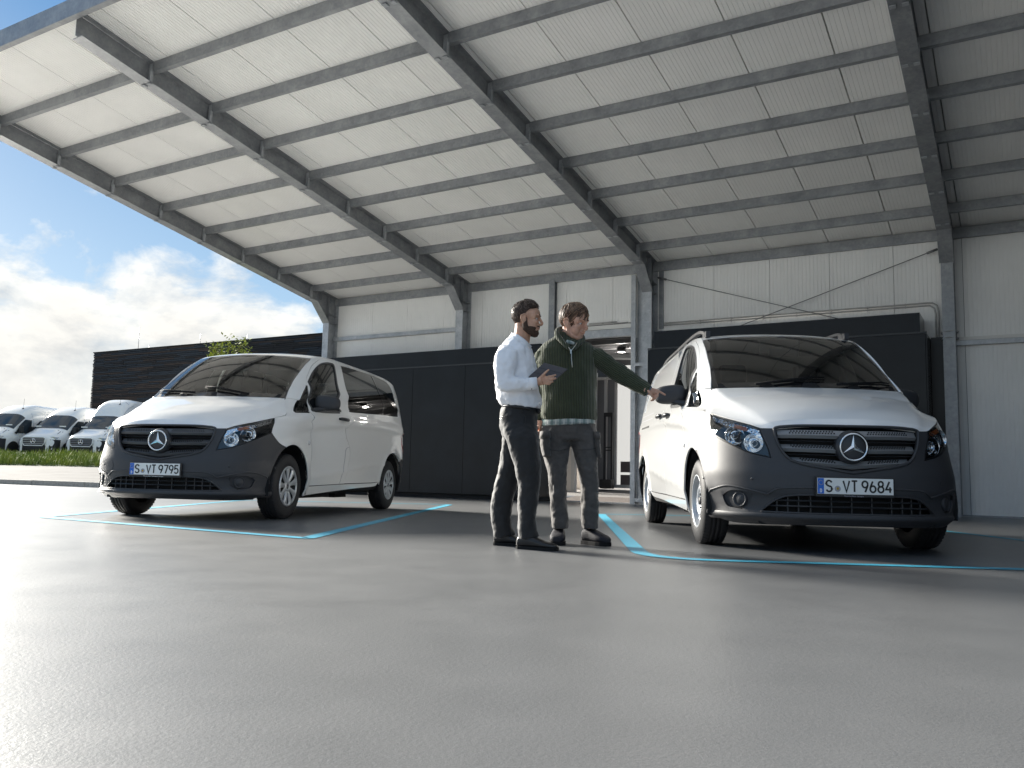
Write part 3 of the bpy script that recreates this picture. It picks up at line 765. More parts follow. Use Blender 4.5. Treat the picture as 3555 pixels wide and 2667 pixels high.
def van(name, label, loc, yaw, scale, variant):
    root = thing(name, label, 'van', loc, yaw); root.scale = (scale, scale, scale)
    windows = variant == 'bus'
    W1, WM = wfn(1), wfn(-1)
    # bumper (one piece round the nose)
    half = chain(YZc([(0,.910),(.322,.910),(.475,.902),(.512,.892)]), YZc([(.512,.892),(.55,.888)]) + XYZc([(.181,.597,.887)]), list(reversed(HL)), list(reversed(HLb)), XZc([(.545,.868),(.60,.80),(.66,.755),(.737,.730)]), XZc(BA), XZc([(.466,.285),(.43,.240),(.36,.206),(.27,.196)])+YZc([(.5,.197),(.2,.200),(0,.200)]))
    outl = symm(half)
    ob = panel('bumper', outl, [GRILLE, INT, FOG, mir(FOG)], W1, M_bump, root, h=.028, hb=.02, depth=.03)
    # bumper relief: rim round grille, intake brow and lip
    def rib(pts2, r, name, m, par, offn=.0, flat=1.0, closed=False):
        pts3 = [W1(p.x, p.y) for p in pts2]; MB().tube(pts3, r, 8, closed=closed).build(name, m, par)
    rib(dens(GRILLE, .03), .011, 'grille_surround', M_bump, ob, closed=True)
    brow = chain(XYZc([(.50,.872,.36),(.43,.845,.435)]), XYZc([(.43,.845,.435),(.316,.789,.466),(.247,.742,.463),(.17,.65,.435),(.111,.57,.412)]), YZc([(.57,.412),(.508,.452),(.411,.462),(.2,.466),(0,.466)]))
    bw = brow[:-1]+[Vector((0,.466))]+[Vector((-p.x, p.y)) for p in reversed(brow[:-1])]; bw2 = []
    for p, q in zip(bw[:-1], bw[1:]): bw2 += [p.lerp(q, k/3) for k in range(3)]
    rib(bw2+[bw[-1]], .007, 'bumper_crease', M_bump, ob)
    rib(dens(INT, .03), .007, 'intake_surround', M_bump, ob, closed=True)
    # grille
    gr = MB()
    def gx(y, z): return wrap(u_of_y(y, z), z)[0]
    gback = panel('grille_back', GRILLE, [], wfn(1), M_dk, root, gap=-.004, depth=0, off=-.075, h=.05)
    def slat(z0, z1, yw, dip, dpt, lip=.012, holes=0, name='grille_slat'):
        b = MB(); n = 24; vs = []
        dpt *= .95; lipz = z0+(.026 if holes else .006)
        for k in range(n+1):
            y = -yw+2*yw*k/n; dz = -dip*(1-abs(y)/yw)**1.3; x = .008+.11*(abs(y)/.5)**2.6+.006
            ta = 1
            vs += [(y, x+dpt, z1+dz), (y, x+.012, lipz+dz), (y, x, lipz-.004+dz), (y, x+.016, z0+dz), (y, x+dpt+.03, z0+.004+dz)]
        b.add(vs, [(k*5+j, k*5+j+1, (k+1)*5+j+1, (k+1)*5+j) for k in range(n) for j in range(4)], 0, False)
        o = b.build(name, (M_slatL if windows else M_slatR) if holes else M_grille, gback)
        if holes:
            hb = MB()
            for r_ in range(2):
                for k in range(-21, 22):
                    y = (k+.5*r_)*.0195
                    if abs(y) < .115 or abs(y) > yw-.07: continue
                    t = .32+.4*r_; dz = -dip*(1-abs(y)/yw)**1.3; x = .008+.11*(abs(y)/.5)**2.6+.006
                    zc = z0+.028+(z1-z0-.028)*t+dz; xc = x+.012+(dpt-.012)*t-.003
                    hb.add([(y+.0062*cos(a), xc-.001+.35*.006*sin(a)*0, zc+.0055*sin(a)) for a in [pi*j/4 for j in range(8)]], [tuple(range(8))])
            q = hb.build('perforations', M_dk, o); q['kind'] = 'stuff'
    slat(.814, .874, .488, .006, .036, holes=1)
    slat(.718, .772, .470, .012, .036, holes=1)
    slat(.628, .680, .420, .030, .036, holes=1)
    slat(.592, .612, .30, .022, .02)
    for z, yw in ((.792, .48), (.696, .45)): slat(z, z+.006, yw, .008, .012, lip=.0)
    # star badge
    st = bpy.data.objects.new('star_badge', None); COL.objects.link(st); st.parent = root; st.location = (0, -.012, .754)
    Ry = Matrix.Identity(4)
    MB().lathe([(0, .0), (.07, .0), (.105, .012), (.118, .035), (.12, .06)], 32).build('boss', M_grille, st)
    MB().tube([(.0925*cos(a), -.006, .0925*sin(a)) for a in [2*pi*k/36 for k in range(36)]], .0075, 8, closed=True).build('ring', M_chrome, st)
    b = MB()
    for k in range(3):
        a = pi/2+2*pi*k/3; c, s_ = cos(a), sin(a); p, q = cos(a+pi/3), sin(a+pi/3); r_, t_ = cos(a-pi/3), sin(a-pi/3)
        tip = (.088*c, -.006, .088*s_); e1 = (.019*p, -.006, .019*q); e2 = (.019*r_, -.006, .019*t_); top = (0, -.018, 0); tt = (.086*c, -.0085, .086*s_)
        b.add([top, tt, e1, e2, tip, (0, -.004, 0)], [(0, 1, 2), (0, 3, 1), (1, 4, 2), (1, 3, 4), (2, 4, 5), (4, 3, 5)])
    b.build('star', M_chrome, st, fixn=False)
    # lower intake
    ib = panel('intake_back', INT, [], wfn(1), M_dk, root, gap=-.004, depth=0, off=-.09, h=.06)
    for z, yw in ((.333, .585), (.372, .555)):
        b = MB(); n = 20; vs = []
        for k in range(n+1):
            y = -yw+2*yw*k/n; x = gx(y, z)+.016; vs += [(y, x, z-.005), (y, x-.004, z), (y, x, z+.006), (y, x+.03, z+.006)]
        b.add(vs, [(k*4+j, k*4+j+1, (k+1)*4+j+1, (k+1)*4+j) for k in range(n) for j in range(3)]); b.build('intake_bar', M_grille, ib)
    for y in (-.5,-.43,-.36,-.28,-.14,0,.14,.28,.36,.43,.5):
        x = gx(y, .34)+.03; MB().box(y-.004, y+.004, x, x+.03, .292, .405).build('intake_rib', M_grille, ib)
    # lower lip
    lp = MB(); vs = []; n = 30
    for k in range(n+1):
        u = -1.02+2.04*k/n
        for z, o_ in ((.283, .002), (.262, .014), (.245, .010), (.225, -.004)):
            x, y = wrap(u, z); d = Vector((y, x-1.2)).normalized(); vs.append((y+d.x*o_, x+d.y*o_, z))
    lp.add(vs, [(k*4+j, k*4+j+1, (k+1)*4+j+1, (k+1)*4+j) for k in range(n) for j in range(3)], 0, True); lp.build('bumper_lip', M_bump, ob)
    for sd, F in ((1, FOG), (-1, mir(FOG))):
        fb = panel('fog_recess', F, [], W1, M_bump, ob, gap=0, depth=0, off=-.016, h=.05)
        uu = sd*u_of_y(.738, .372); x, y = wrap(uu, .372); P0 = Vector((y, x, .372)); e = .01
        x2, y2 = wrap(uu+e, .372); x3, y3 = wrap(uu-e, .372); t = Vector((y2-y3, x2-x3, 0)).normalized(); nn = Vector((t.y, -t.x, 0)); nn = -nn if nn.y > 0 else nn
        m4 = nn.to_track_quat('-Y', 'Z').to_matrix().to_4x4(); m4.translation = P0+nn*(-.004)
        MB().lathe([(0, -.006), (.036, -.004), (.040, .0), (.043, .0), (.046, -.008), (.053, -.008), (.056, .006), (.056, .02)], 28, m4).build('fog_cap', M_bump, fb)
    # number plate
    pl = bpy.data.objects.new('number_plate', None); COL.objects.link(pl); pl.parent = root; pl.location = (0, -.030, .481)
    number = '9795' if windows else '9684'
    MB().box(-.272, .272, 0, .02, -.076, .064).build('plate_holder', M_pfr, pl, bevel=.006)
    MB().box(-.26, .26, -.004, -.0005, -.055, .055).build('plate', M_pw, pl, bevel=.003)
    MB().box(-.258, -.216, -.0055, -.0042, -.053, .053).build('euro_band', M_pb, pl)
    b = MB()
    for k in range(12):
        a = 2*pi*k/12; b.box(-.237+.015*cos(a)-.0016, -.237+.015*cos(a)+.0016, -.0068, -.0058, .022+.015*sin(a)-.0016, .022+.015*sin(a)+.0016)
    b.build('star_circle', M_yel, pl)
    # glyph strokes: unit box 0..1 wide, 0..1 high
    def arc(cx, cy, rx, ry, a0, a1, n=10): return [(cx+rx*cos(radians(a0+(a1-a0)*k/n)), cy+ry*sin(radians(a0+(a1-a0)*k/n))) for k in range(n+1)]
    GL = {
     'S': [arc(.5,.74,.5,.26,20,180,8)+arc(.5,.74,.5,.22,180,250,4)+[(.62,.47)]+arc(.5,.26,.5,.24,60,0,4)+arc(.5,.26,.5,.26,0,-160,10)],
     'V': [[(0,1),(.5,0),(1,1)]], 'T': [[(0,1),(1,1)], [(.5,1),(.5,0)]], 'D': [[(0,0),(0,1),(.5,1)]+arc(.45,.5,.5,.5,80,-80,8)+[(.5,0),(0,0)]],
     '9': [arc(.5,.71,.5,.29,0,360,16), [(.98,.62),(.86,.42),(.52,0)]], '7': [[(0,1),(1,1),(.42,0)]],
     '5': [[(.95,1),(.12,1),(.06,.55)]+arc(.48,.33,.5,.30,120,-150,12)], '6': [arc(.5,.29,.5,.29,0,360,16), [(.02,.38),(.14,.58),(.48,1)]],
     '8': [arc(.5,.76,.42,.24,0,360,14), arc(.5,.27,.5,.27,0,360,14)], '4': [[(.62,1),(0,.28),(1,.28)], [(.72,.5),(.72,0)]]}
    def glyph(ch, x0, z0, w_, h_, t, m, par, y=-.0062):
        b = MB()
        for st_ in GL[ch]:
            P_ = [Vector((x0+p[0]*w_, z0+p[1]*h_)) for p in st_]; n = len(P_); L_ = []
            for i, p in enumerate(P_):
                a = P_[max(i-1, 0)]; c = P_[min(i+1, n-1)]; d1 = (p-a) if i else (c-p); d2 = (c-p) if i < n-1 else d1
                d1 = d1.normalized(); d2 = d2.normalized(); tt = d1+d2; tt = tt.normalized() if tt.length > 1e-6 else d1
                nn = Vector((-tt.y, tt.x)); k = t/2/max(.5, nn.dot(Vector((-d1.y, d1.x)))); L_.append((p-nn*k, p+nn*k))
            vs = []
            for a, c in L_: vs += [(a.x, y, a.y), (c.x, y, c.y), (a.x, y+.0028, a.y), (c.x, y+.0028, c.y)]
            b.add(vs, [f for i in range(n-1) for f in ((4*i, 4*i+1, 4*i+5, 4*i+4), (4*i, 4*i+4, 4*i+6, 4*i+2), (4*i+1, 4*i+3, 4*i+7, 4*i+5))])
        return b.build('character', m, par)
    glyph('D', -.242, -.043, .011, .022, .0042, M_pw, pl, -.0068)
    H_ = .075; z0 = -.0375
    for ch, x in zip('SVT'+number, (-.200, -.083, -.026, .046, .100, .154, .208)):
        glyph(ch, x, z0, .038 if ch != 'V' else .042, H_, .0115, M_pk, pl)
    for r_, m, yy, nm in ((.021, M_seal, -.0052, 'seal'), (.0, M_yel, -.006, 'crest')):
        if r_: MB().prism([(-.122+r_*cos(2*pi*k/24), yy, -.018+r_*sin(2*pi*k/24)) for k in range(24)], (0, .001, 0)).build(nm, m, pl)
        else: MB().prism([(-.122+a, yy-.0012, -.018+c) for a, c in ((-.008,.009),(.008,.009),(.008,-.002),(0,-.011),(-.008,-.002))], (0, .001, 0)).build(nm, m, pl)
    b = MB()
    for k in range(3): b.box(-.127, -.117, -.0082, -.0073, -.0235+k*.006, -.0205+k*.006)
    b.build('crest_lions', M_pk, pl)
    tx = bpy.data.curves.new('lettering', 'FONT'); tx.body = 'Mercedes-Benz  Niederlassung Stuttgart' if windows else 'Mercedes-Benz  Stuttgart'
    tx.size = .013; tx.align_x = 'CENTER'; tx.extrude = .0003; to = bpy.data.objects.new('lettering', tx); COL.objects.link(to); to.parent = pl
    to.location = (-.01, -.0008, -.071); to.rotation_euler = (pi/2, 0, 0); dg_ = bpy.context.evaluated_depsgraph_get(); me_ = bpy.data.meshes.new_from_object(to.evaluated_get(dg_)); mw_ = to.location.copy(); bpy.data.objects.remove(to); to = bpy.data.objects.new('lettering', me_); COL.objects.link(to); to.parent = pl; to.location = mw_; to.rotation_euler = (pi/2, 0, 0); me_.materials.clear(); me_.materials.append(M_pw if windows else M_seal)
    # covers on the bumper
    for (y, z, w_, h_) in ((-.56, .505, .09, .075),) if windows else ((-.47, .505, .09, .075),):
        q = YZc([(y-w_/2, z-h_/2), (y+w_/2, z-h_/2), (y+w_/2*.85, z+h_/2), (y-w_/2, z+h_/2)])
        panel('tow_eye_cover', chain(q+[q[0]], n=4), [], W1, M_bump, ob, gap=0, depth=.006, off=.0025, h=.03)
    b = MB()
    for u_, z in ((.50, .52), (-.50, .52), (.92, .52), (-.92, .52)):
        x, y = wrap(u_, z); q = Vector((y, x, z)); nn = (q-Vector((0, 1.2, z))).normalized(); m4 = nn.to_track_quat('-Y', 'Z').to_matrix().to_4x4(); m4.translation = q
        b.lathe([(0, -.003), (.008, -.003), (.011, .0)], 14, m4)
    b.build('parking_sensor', M_grille, ob)
    # headlights
    for sd in (1, -1):
        out = HEADL if sd == 1 else mir(HEADL); f = W1
        hs_ = panel('headlight', out, [], f, M_head, root, gap=.002, depth=0, off=-.055, h=.03)
        panel('headlight_rim', out, [offset_poly(dens(out, .02), .010)], f, M_head, hs_, gap=.002, depth=.05, off=0, h=.02)
        def bowl(x_, y_, z_, r_, nm='reflector', ins=.05):
            P0 = Vector((y_*sd, x_, z_)); nn = Vector((.38*sd, -1, .0)).normalized(); m4 = nn.to_track_quat('-Y', 'Z').to_matrix().to_4x4(); m4.translation = P0
            MB().lathe([(0, .045), (r_*.3, .042), (r_*.34, .02), (r_*.36, .042), (r_*.7, .028), (r_*.95, .006), (r_, 0), (r_*1.04, .01), (r_*1.05, .05)], 24, m4).build(nm, M_facet, hs_)
        bowl(.20, .640, .778, .068); bowl(.325, .748, .838, .070)
        up_ = chain(XYZc([(.195,.607,.872),(.26,.665,.900),(.42,.77,.95),(.60,.848,1.003)]), XYZc([(.60,.848,1.003),(.58,.845,.965)]), XYZc([(.58,.845,.965),(.42,.76,.915),(.28,.665,.865),(.19,.585,.80)]), XYZc([(.19,.585,.80),(.195,.607,.872)]))
        pr = panel('daytime_strip', up_ if sd == 1 else mir(up_), [], f, M_strip, hs_, gap=0, depth=.01, off=-.012, h=.03)
        am = chain(XYZc([(.27,.672,.899),(.36,.732,.927)]), XYZc([(.36,.732,.927),(.37,.728,.900)]), XYZc([(.37,.728,.900),(.29,.675,.872),(.27,.672,.899)]))
        panel('indicator_bulb', am if sd == 1 else mir(am), [], f, M_amber, pr, gap=0, depth=.004, off=-.010, h=.03)
        panel('headlight_lens', out, [], f, M_lens, hs_, gap=.003, depth=0, off=-.001, h=.03)
    # bonnet
    sideC = [(.135,.512,.884),(.181,.597,.889),(.246,.66,.920),(.425,.778,.972),(.643,.862,1.025),(.80,.874,1.056),(.895,.866,1.083),(.955,.825,1.165),(1.045,.763,1.262)]
    cenC = [(.080,0,.909),(.100,0,.945),(.125,0,.972),(.24,0,1.043),(.45,0,1.125),(.60,0,1.172),(.68,0,1.198),(.78,0,1.232),(.875,0,1.264)]
    creC = [(.132,.505,.888),(.165,.53,.915),(.205,.552,.940),(.34,.60,1.008),(.52,.650,1.078),(.65,.69,1.122),(.74,.712,1.150),(.84,.735,1.195),(1.00,.752,1.258)]
    def cur(C_, v):
        v = min(max(v, 0), 1)*(len(C_)-1); i = min(int(v), len(C_)-2); t = v-i
        p = [Vector(C_[max(0, min(len(C_)-1, i+k))]) for k in (-1, 0, 1, 2)]
        return .5*((2*p[1])+(p[2]-p[0])*t+(2*p[0]-5*p[1]+4*p[2]-p[3])*t*t+(3*p[1]-p[0]-3*p[2]+p[3])*t**3)
    TC = .78
    def hood(a, b_):
        t, v = a/.85, b_/1.05; s_ = 1 if t >= 0 else -1; t = min(abs(t), 1); v = min(max(v, 0), 1)
        C0, C1, C2 = cur(cenC, v), cur(creC, v), cur(sideC, v)
        if t < TC:
            q = t/TC; P_ = Vector((C0.x+(C1.x-C0.x)*q*q, C1.y*q, C0.z+(C1.z-C0.z)*(q**2.4)))
            P_.z -= .0
        else:
            q = (t-TC)/(1-TC); P_ = C1.lerp(C2, q); P_.z -= .010*4*q*(1-q)*min(1, v*3)*(1-v*.6)
        return Vector((P_.y*s_, P_.x, P_.z))
    ho = [Vector((-.85, 0)), Vector((.85, 0)), Vector((.85, 1.05)), Vector((-.85, 1.05))]
    panel('bonnet', ho, [], hood, M_paint, root, gap=.003, depth=.02, h=.028, hb=.028)
    # windscreen
    def ws(a, b_):
        t, v = a/.75, b_/.95; at = abs(t); B = Vector((.763*t, .878+.170*at**2.4, 1.266-.004*at)); T = Vector((.695*t, 1.70+.13*at**2.4, 1.822-.026*at**2.4))
        P_ = B.lerp(T, v); bl = .035*4*v*(1-v)*(1-.25*at); return P_+Vector((0, -.5*bl, .86*bl))
    wq = [Vector((-.75, 0)), Vector((.75, 0)), Vector((.75, .95)), Vector((-.75, .95))]
    inner = [Vector(p) for p in ((-.715, .07), (.715, .07), (.70, .90), (-.70, .90))]
    innr = chain(*[[inner[0], inner[1]], [inner[1], inner[2]], [inner[2], inner[3]], [inner[3], inner[0]]])
    wsf = panel('windscreen', wq, [], ws, M_glass, root, gap=.004, depth=0, h=.05)
    panel('windscreen_border', wq, [innr], ws, M_frit, wsf, gap=.003, depth=.006, off=.0008, h=.04)
    # wipers and cowl
    b = MB(); b.add([(y, wsx, z) for y in (-.72, -.36, 0, .36, .72) for wsx, z in ((ws(y*.75/.763, .0).y-.03, 1.246), (ws(y*.75/.763, .06).y, ws(y*.75/.763, .06).z+.004))], [(2*i, 2*i+2, 2*i+3, 2*i+1) for i in range(4)]); b.build('cowl', M_dk, root)
    for p0, p1, p2 in (((-.18, .035), (-.62, .075), (-.705, .085)), ((.42, .02), (.05, .10), (-.12, .135))) if windows else (((.20, .03), (.60, .06), (.68, .075)), ((-.44, .02), (-.02, .085), (.12, .105))):
        b = MB(); q = [ws(*p0)+Vector((0, -.03, .012)), ws(*p1)+Vector((0, -.02, .03)), ws(*p2)+Vector((0, -.015, .02))]; b.tube(q, [.011, .007, .004], 8)
        a_ = Vector(p0).lerp(Vector(p1), .35); b.tube([ws(a_.x, a_.y+.0)+Vector((0, -.01, .01)), ws(*p1)+Vector((0, -.012, .014)), ws(p2[0]*1.0, p2[1]-.012)+Vector((0, -.008, .008))], .0055, 6)
        b.build('wiper', M_wip, root)
    # side panels
    GZ = [(1.83,1.796),(1.95,1.835),(2.10,1.852),(2.53,1.867),(3.5,1.868),(4.2,1.853),(4.5,1.815),(4.62,1.77)]
    def gz(x): return interp(x, [p[0] for p in GZ], [p[1] for p in GZ])
    PIL = [(1.047,1.262),(1.24,1.425),(1.43,1.57),(1.62,1.69),(1.83,1.796)]
    DT = [(2.528,1.857),(2.084,1.822),(1.957,1.795),(1.743,1.701),(1.60,1.60),(1.505,1.52),(1.464,1.454)]
    DF = [(1.366,1.127),(1.352,.984),(1.368,.749),(1.372,.593),(1.387,.453),(1.413,.330)]
    BS = [(2.528,1.857),(2.50,1.5),(2.455,1.07),(2.478,.80),(2.462,.563),(2.436,.355)]
    DG = [(1.524,1.494),(1.60,1.555),(1.70,1.625),(1.853,1.707),(1.96,1.748),(2.06,1.772),(2.174,1.789),(2.285,1.794)], [(2.285,1.794),(2.318,1.775),(2.303,1.72),(2.245,1.487),(2.21,1.225)], [(2.21,1.225),(2.195,1.200),(2.165,1.196),(1.75,1.168),(1.45,1.158)], [(1.45,1.158),(1.395,1.165),(1.385,1.2),(1.45,1.36),(1.524,1.494)]
    QW = [(1.126,1.150),(1.214,1.263),(1.33,1.355),(1.452,1.445)], [(1.452,1.445),(1.375,1.31),(1.335,1.148)], [(1.335,1.148),(1.13,1.120),(1.112,1.126),(1.126,1.150)]
    RG = [(2.573,1.811),(2.9,1.822),(3.239,1.829),(3.812,1.832),(4.15,1.818),(4.30,1.80),(4.40,1.755),(4.45,1.66),(4.465,1.50),(4.452,1.311)], [(4.452,1.311),(4.2,1.300),(3.66,1.281),(2.823,1.243),(2.52,1.230)], [(2.52,1.230),(2.49,1.235),(2.488,1.27),(2.52,1.52),(2.573,1.811)]
    ARF = arch(.895, .425, -15, 112, 20)
    ARR = arch(4.10, .44, 180, 32, 22)
    for sd in (1, -1):
        f = wfn(sd)
        fen = chain(XZc([(.545,.868),(.612,.966),(.643,1.023)]), XZc([(.643,1.021),(.80,1.052),(.897,1.079),(.955,1.163),(1.047,1.260)]), XZc([(1.047,1.260),(1.11,1.262),(1.173,1.252)]), XZc([(1.173,1.252),(1.126,1.190),(1.09,1.135),(1.10,1.112)]), XZc([(1.10,1.112),(1.33,1.128),(1.366,1.127)]), XZc(DF), XZc([(1.413,.330),(2.436,.350),(3.55,.365),(3.65,.40)]), XZc([(3.65,.39),(3.60,.345),(3.50,.315),(2.9,.298),(2.2,.27),(1.6,.243),(1.32,.228)]), XZc([(1.32,.228)])+XZc(ARF), XZc([(.737,.730),(.66,.755),(.60,.80),(.545,.868)]))
        panel('front_wing', fen, [], f, M_paint, root, h=.026, hb=.02)
        pil = chain(XZc(PIL), XZc(GZ[:4]), XZc([(2.53,1.867),(2.528,1.857)]), XZc(DT), XZc([(1.464,1.454),(1.452,1.447)]), XZc([(1.452,1.447),(1.33,1.357),(1.214,1.265),(1.173,1.254)]), XZc([(1.173,1.254),(1.11,1.264),(1.047,1.262)]))
        panel('door_pillar', pil, [], f, M_paint, root, h=.02, hb=.02)
        qw = chain(*[XZc(s_) for s_ in QW]); panel('quarter_window', qw, [], f, M_gside, root, gap=.002, depth=0, off=-.004, h=.05)
        panel('quarter_window_frame', qw, [offset_poly(dens(qw, .02), .012)], f, M_frit, root, gap=-.0, depth=.01, off=-.002, h=.02)
        dr = chain(list(reversed(XZc(DT))), XZc(BS), XZc([(2.436,.355),(1.413,.336)]), list(reversed(XZc(DF))), XZc([(1.366,1.127),(1.335,1.148)]), XZc([(1.335,1.148),(1.375,1.31),(1.452,1.445),(1.464,1.454)]))
        dg = chain(*[XZc(s_) for s_ in DG])
        dpar = panel('front_door', dr, [dg], f, M_paint, root, h=.026, hb=.02)
        panel('window_seal', offset_poly(dens(dg, .02), -.012), [offset_poly(dens(dg, .02), .014)], f, M_grille, dpar, gap=0, depth=.01, off=.002, h=.02)
        panel('door_window', dg, [], f, M_gside, dpar, gap=-.006, depth=0, off=-.008, h=.05)
        ft = XZc([(1.352, 1.135)])[0]
        rg = chain(*[XZc(s_) for s_ in RG])
        rear = chain(XZc([(2.533,1.867),(3.5,1.868),(4.2,1.853),(4.5,1.815),(4.62,1.77)]), XZc([(4.62,1.77),(4.68,1.60),(4.705,1.30),(4.71,.90),(4.71,.69)]), XZc([(4.71,.69),(4.52,.70),(4.475,.665)]), XZc(list(reversed(arch(4.10, .44, 180, 48, 22)))), XZc([(3.66,.336),(3.65,.40)]), XZc([(3.65,.40),(3.55,.37),(2.440,.357)]), list(reversed(XZc(BS))), XZc([(2.528,1.857),(2.533,1.867)]))
        body = panel('side_panel', rear, [rg], f, M_paint, root, h=.03, hb=.024)
        if windows:
            panel('rear_side_window', rg, [], f, M_priv, body, gap=.0, depth=0, off=-.004, h=.06)
            dv = XZc([(3.70,1.825),(3.735,1.82),(3.80,1.285),(3.76,1.28)]); panel('window_divider', dv, [], f, M_frit, body, gap=0, depth=.0, off=-.001, h=.05)
        else:
            panel('pressed_panel', rg, [], f, M_paint, body, gap=-.004, depth=0, off=-.009, h=.05)
        rb = chain(XZc([(4.475,.665),(4.52,.70),(4.71,.69)]), XZc([(4.71,.69),(4.71,.45),(4.68,.27)]), XZc([(4.68,.27),(4.5,.25),(4.52,.27)]), XZc(list(reversed(arch(4.10, .44, 48, -10, 8))))[::1])
        rb = chain(XZc(list(reversed(arch(4.10, .44, -8, 47, 8)))), XZc([(4.535,.275),(4.60,.25),(4.68,.27)]), XZc([(4.68,.27),(4.71,.45),(4.71,.69)]), XZc([(4.71,.69),(4.52,.70),(4.475,.665)])) if False else [Vector(p) for p in (XZc(arch(4.10, .44, -8, 47, 8))+XZc([(4.475,.665),(4.52,.70),(4.71,.69),(4.71,.45),(4.68,.27),(4.60,.25)]))]
        panel('rear_bumper', rb, [], f, M_bump, root, h=.04)
        tl = XZc([(4.66,1.16),(4.705,1.12),(4.712,.78),(4.67,.76)]); panel('tail_light', tl, [], f, M_red, root, gap=0, depth=.01, off=.004, h=.05)
        # door handle(s)
        for hx in ((2.105, 2.362),) if (windows or sd == 1) else ((2.105, 2.345), (2.62, 2.86)):
            z = 1.118 if hx[0] < 2.4 else 1.145
            q = XZc([((hx[0]+hx[1])/2+.11*cos(a), z+.002+.062*sin(a)) for a in [2*pi*k/20 for k in range(20)]])
            panel('handle_cup', q, [], f, M_paint, dpar, gap=0, depth=.004, off=-.003+.0045, h=.03)
            pts = [f(XZc([(x, z)])[0].x, z)+Vector((sd*o_, 0, 0)) for x, o_ in ((hx[0], .006), (hx[0]+.03, .030), ((hx[0]+hx[1])/2, .036), (hx[1]-.03, .030), (hx[1], .006))]
            MB().tube(pts, [.012, .020, .021, .020, .012], 10).build('door_handle', M_grille, dpar)
        # side indicator
        q = XZc([(1.296, .799)])[0]; P0 = f(q.x, q.y); m4 = Vector((sd, 0, 0)).to_track_quat('-Y', 'Z').to_matrix().to_4x4(); m4.translation = P0
        MB().lathe([(0, -.012), (.012, -.011), (.024, -.004), (.026, .004)], 20, m4).build('side_indicator', M_mark, root)
        # grooves: filler flap / sliding door rail
        if windows and sd == 1:
            fl = XZc([(2.470,.795),(2.40,.785),(2.352,.745),(2.338,.62),(2.315,.50),(2.272,.36)]); pts = [f(p.x, p.y)+Vector((sd*.0006, 0, 0)) for p in catmull(fl, 4)]; MB().tube(pts, .0025, 5).build('flap_seam', M_seal, dpar)
        if not windows and sd == -1:
            q = XZc([(3.60,1.082),(4.28,1.092),(4.28,1.112),(3.60,1.102)]); panel('door_rail', q, [], f, M_dk, body, gap=0, depth=.004, off=.003, h=.06)
            for zz_ in (1.175, 1.235): 
                q = XZc([(3.45,zz_),(4.45,zz_+.015),(4.45,zz_+.021),(3.45,zz_+.006)]); panel('panel_seam', q, [], f, M_seal, body, gap=0, depth=.0, off=.001, h=.06)
        # mirror
        mb = bmesh.new(); bmesh.ops.create_cube(mb, size=1); bmesh.ops.subdivide_edges(mb, edges=mb.edges, cuts=4, use_grid_fill=True)
        for v in mb.verts:
            c = v.co.copy(); s_ = c*2; l = (abs(s_.x)**3.2+abs(s_.y)**3.2+abs(s_.z)**3.2)**(1/3.2); c = s_/l*.5
            c.x *= .29; c.y *= .16; c.z *= .185
            t = (c.x+.137)/.275                                    # 0 inner .. 1 outer
            c.z *= 1-.12*t; c.z -= .012*t; c.y *= 1-.2*t; c.y += .03*t*t+.04*t
            if c.y > .05: c.y = .05+(c.y-.05)*.3
            v.co = Vector((sd*(1.035+c.x*.93), 1.555+c.y, 1.262+c.z))
        me = bpy.data.meshes.new('mirror'); mb.to_mesh(me); mb.free(); me.materials.append(M_bump)
        for p in me.polygons: p.use_smooth = True
        mo = bpy.data.objects.new('mirror', me); COL.objects.link(mo); mo.parent = root
        md = mo.modifiers.new('smooth', 'SUBSURF'); md.levels = 1; md.render_levels = 1
        MB().tube([(sd*.885, 1.43, 1.155), (sd*.92, 1.46, 1.168), (sd*.99, 1.53, 1.188), (sd*1.05, 1.56, 1.20)], [.030, .028, .024, .02], 10).build('mirror_arm', M_grille, mo)
        MB().tube([(sd*.895, 1.38, 1.15), (sd*.86, 1.42, 1.30), (sd*.822, 1.465, 1.44)], [.018, .014, .008], 8).build('mirror_base', M_grille, mo)
    # roof
    def rf(a, x):
        z_ = gz(min(x, 4.62)) if x > 1.83 else 1.796-(1.83-x)*.30; yg = wrap(u_of_x(max(x, 1.0), z_), z_)[1] if x > 1.8 else .695+.0*(1.83-x)
        zc = interp(x, [1.70,1.85,2.1,2.6,3.5,4.3,4.6,4.72], [1.822,1.862,1.890,1.903,1.900,1.878,1.845,1.80]); t = a/.72
        return Vector((t*yg, x, z_+(zc-z_)*(1-abs(t)**2.6)))
    fr = [Vector((.72*t, 1.70+.13*abs(t)**2.4)) for t in [-1+2*k/30 for k in range(31)]]
    panel('roof', fr+[Vector((.72, 4.62)), Vector((-.72, 4.62))], [], rf, M_paint, root, gap=.001, depth=.02, h=.05, hb=.04)
    # tailgate
    b = MB(); vs = []
    for z in [.3, .5, .69, .9, 1.1, 1.3, 1.5, 1.65, 1.77]:
        x = 4.71 if z < 1.3 else interp(z, [1.3, 1.6, 1.77], [4.705, 4.68, 4.62]); y = wrap(u_of_x(x, z), z)[1]; vs += [(-y, x, z), (y, x, z)]
    b.add(vs, [(2*i, 2*i+1, 2*i+3, 2*i+2) for i in range(8)]); b.build('tailgate', M_paint, root)
    # dark liner behind the panels, wheel housings, underbody
    lin = XZc([(.35,.86),(.9,1.03),(1.4,1.10),(3.0,1.16),(4.5,1.2),(4.66,1.0),(4.66,.3)])+XZc(arch(4.10,.455,-5,185,18))+XZc([(3.6,.26),(1.4,.25)])+XZc(arch(.895,.44,-10,185,18))
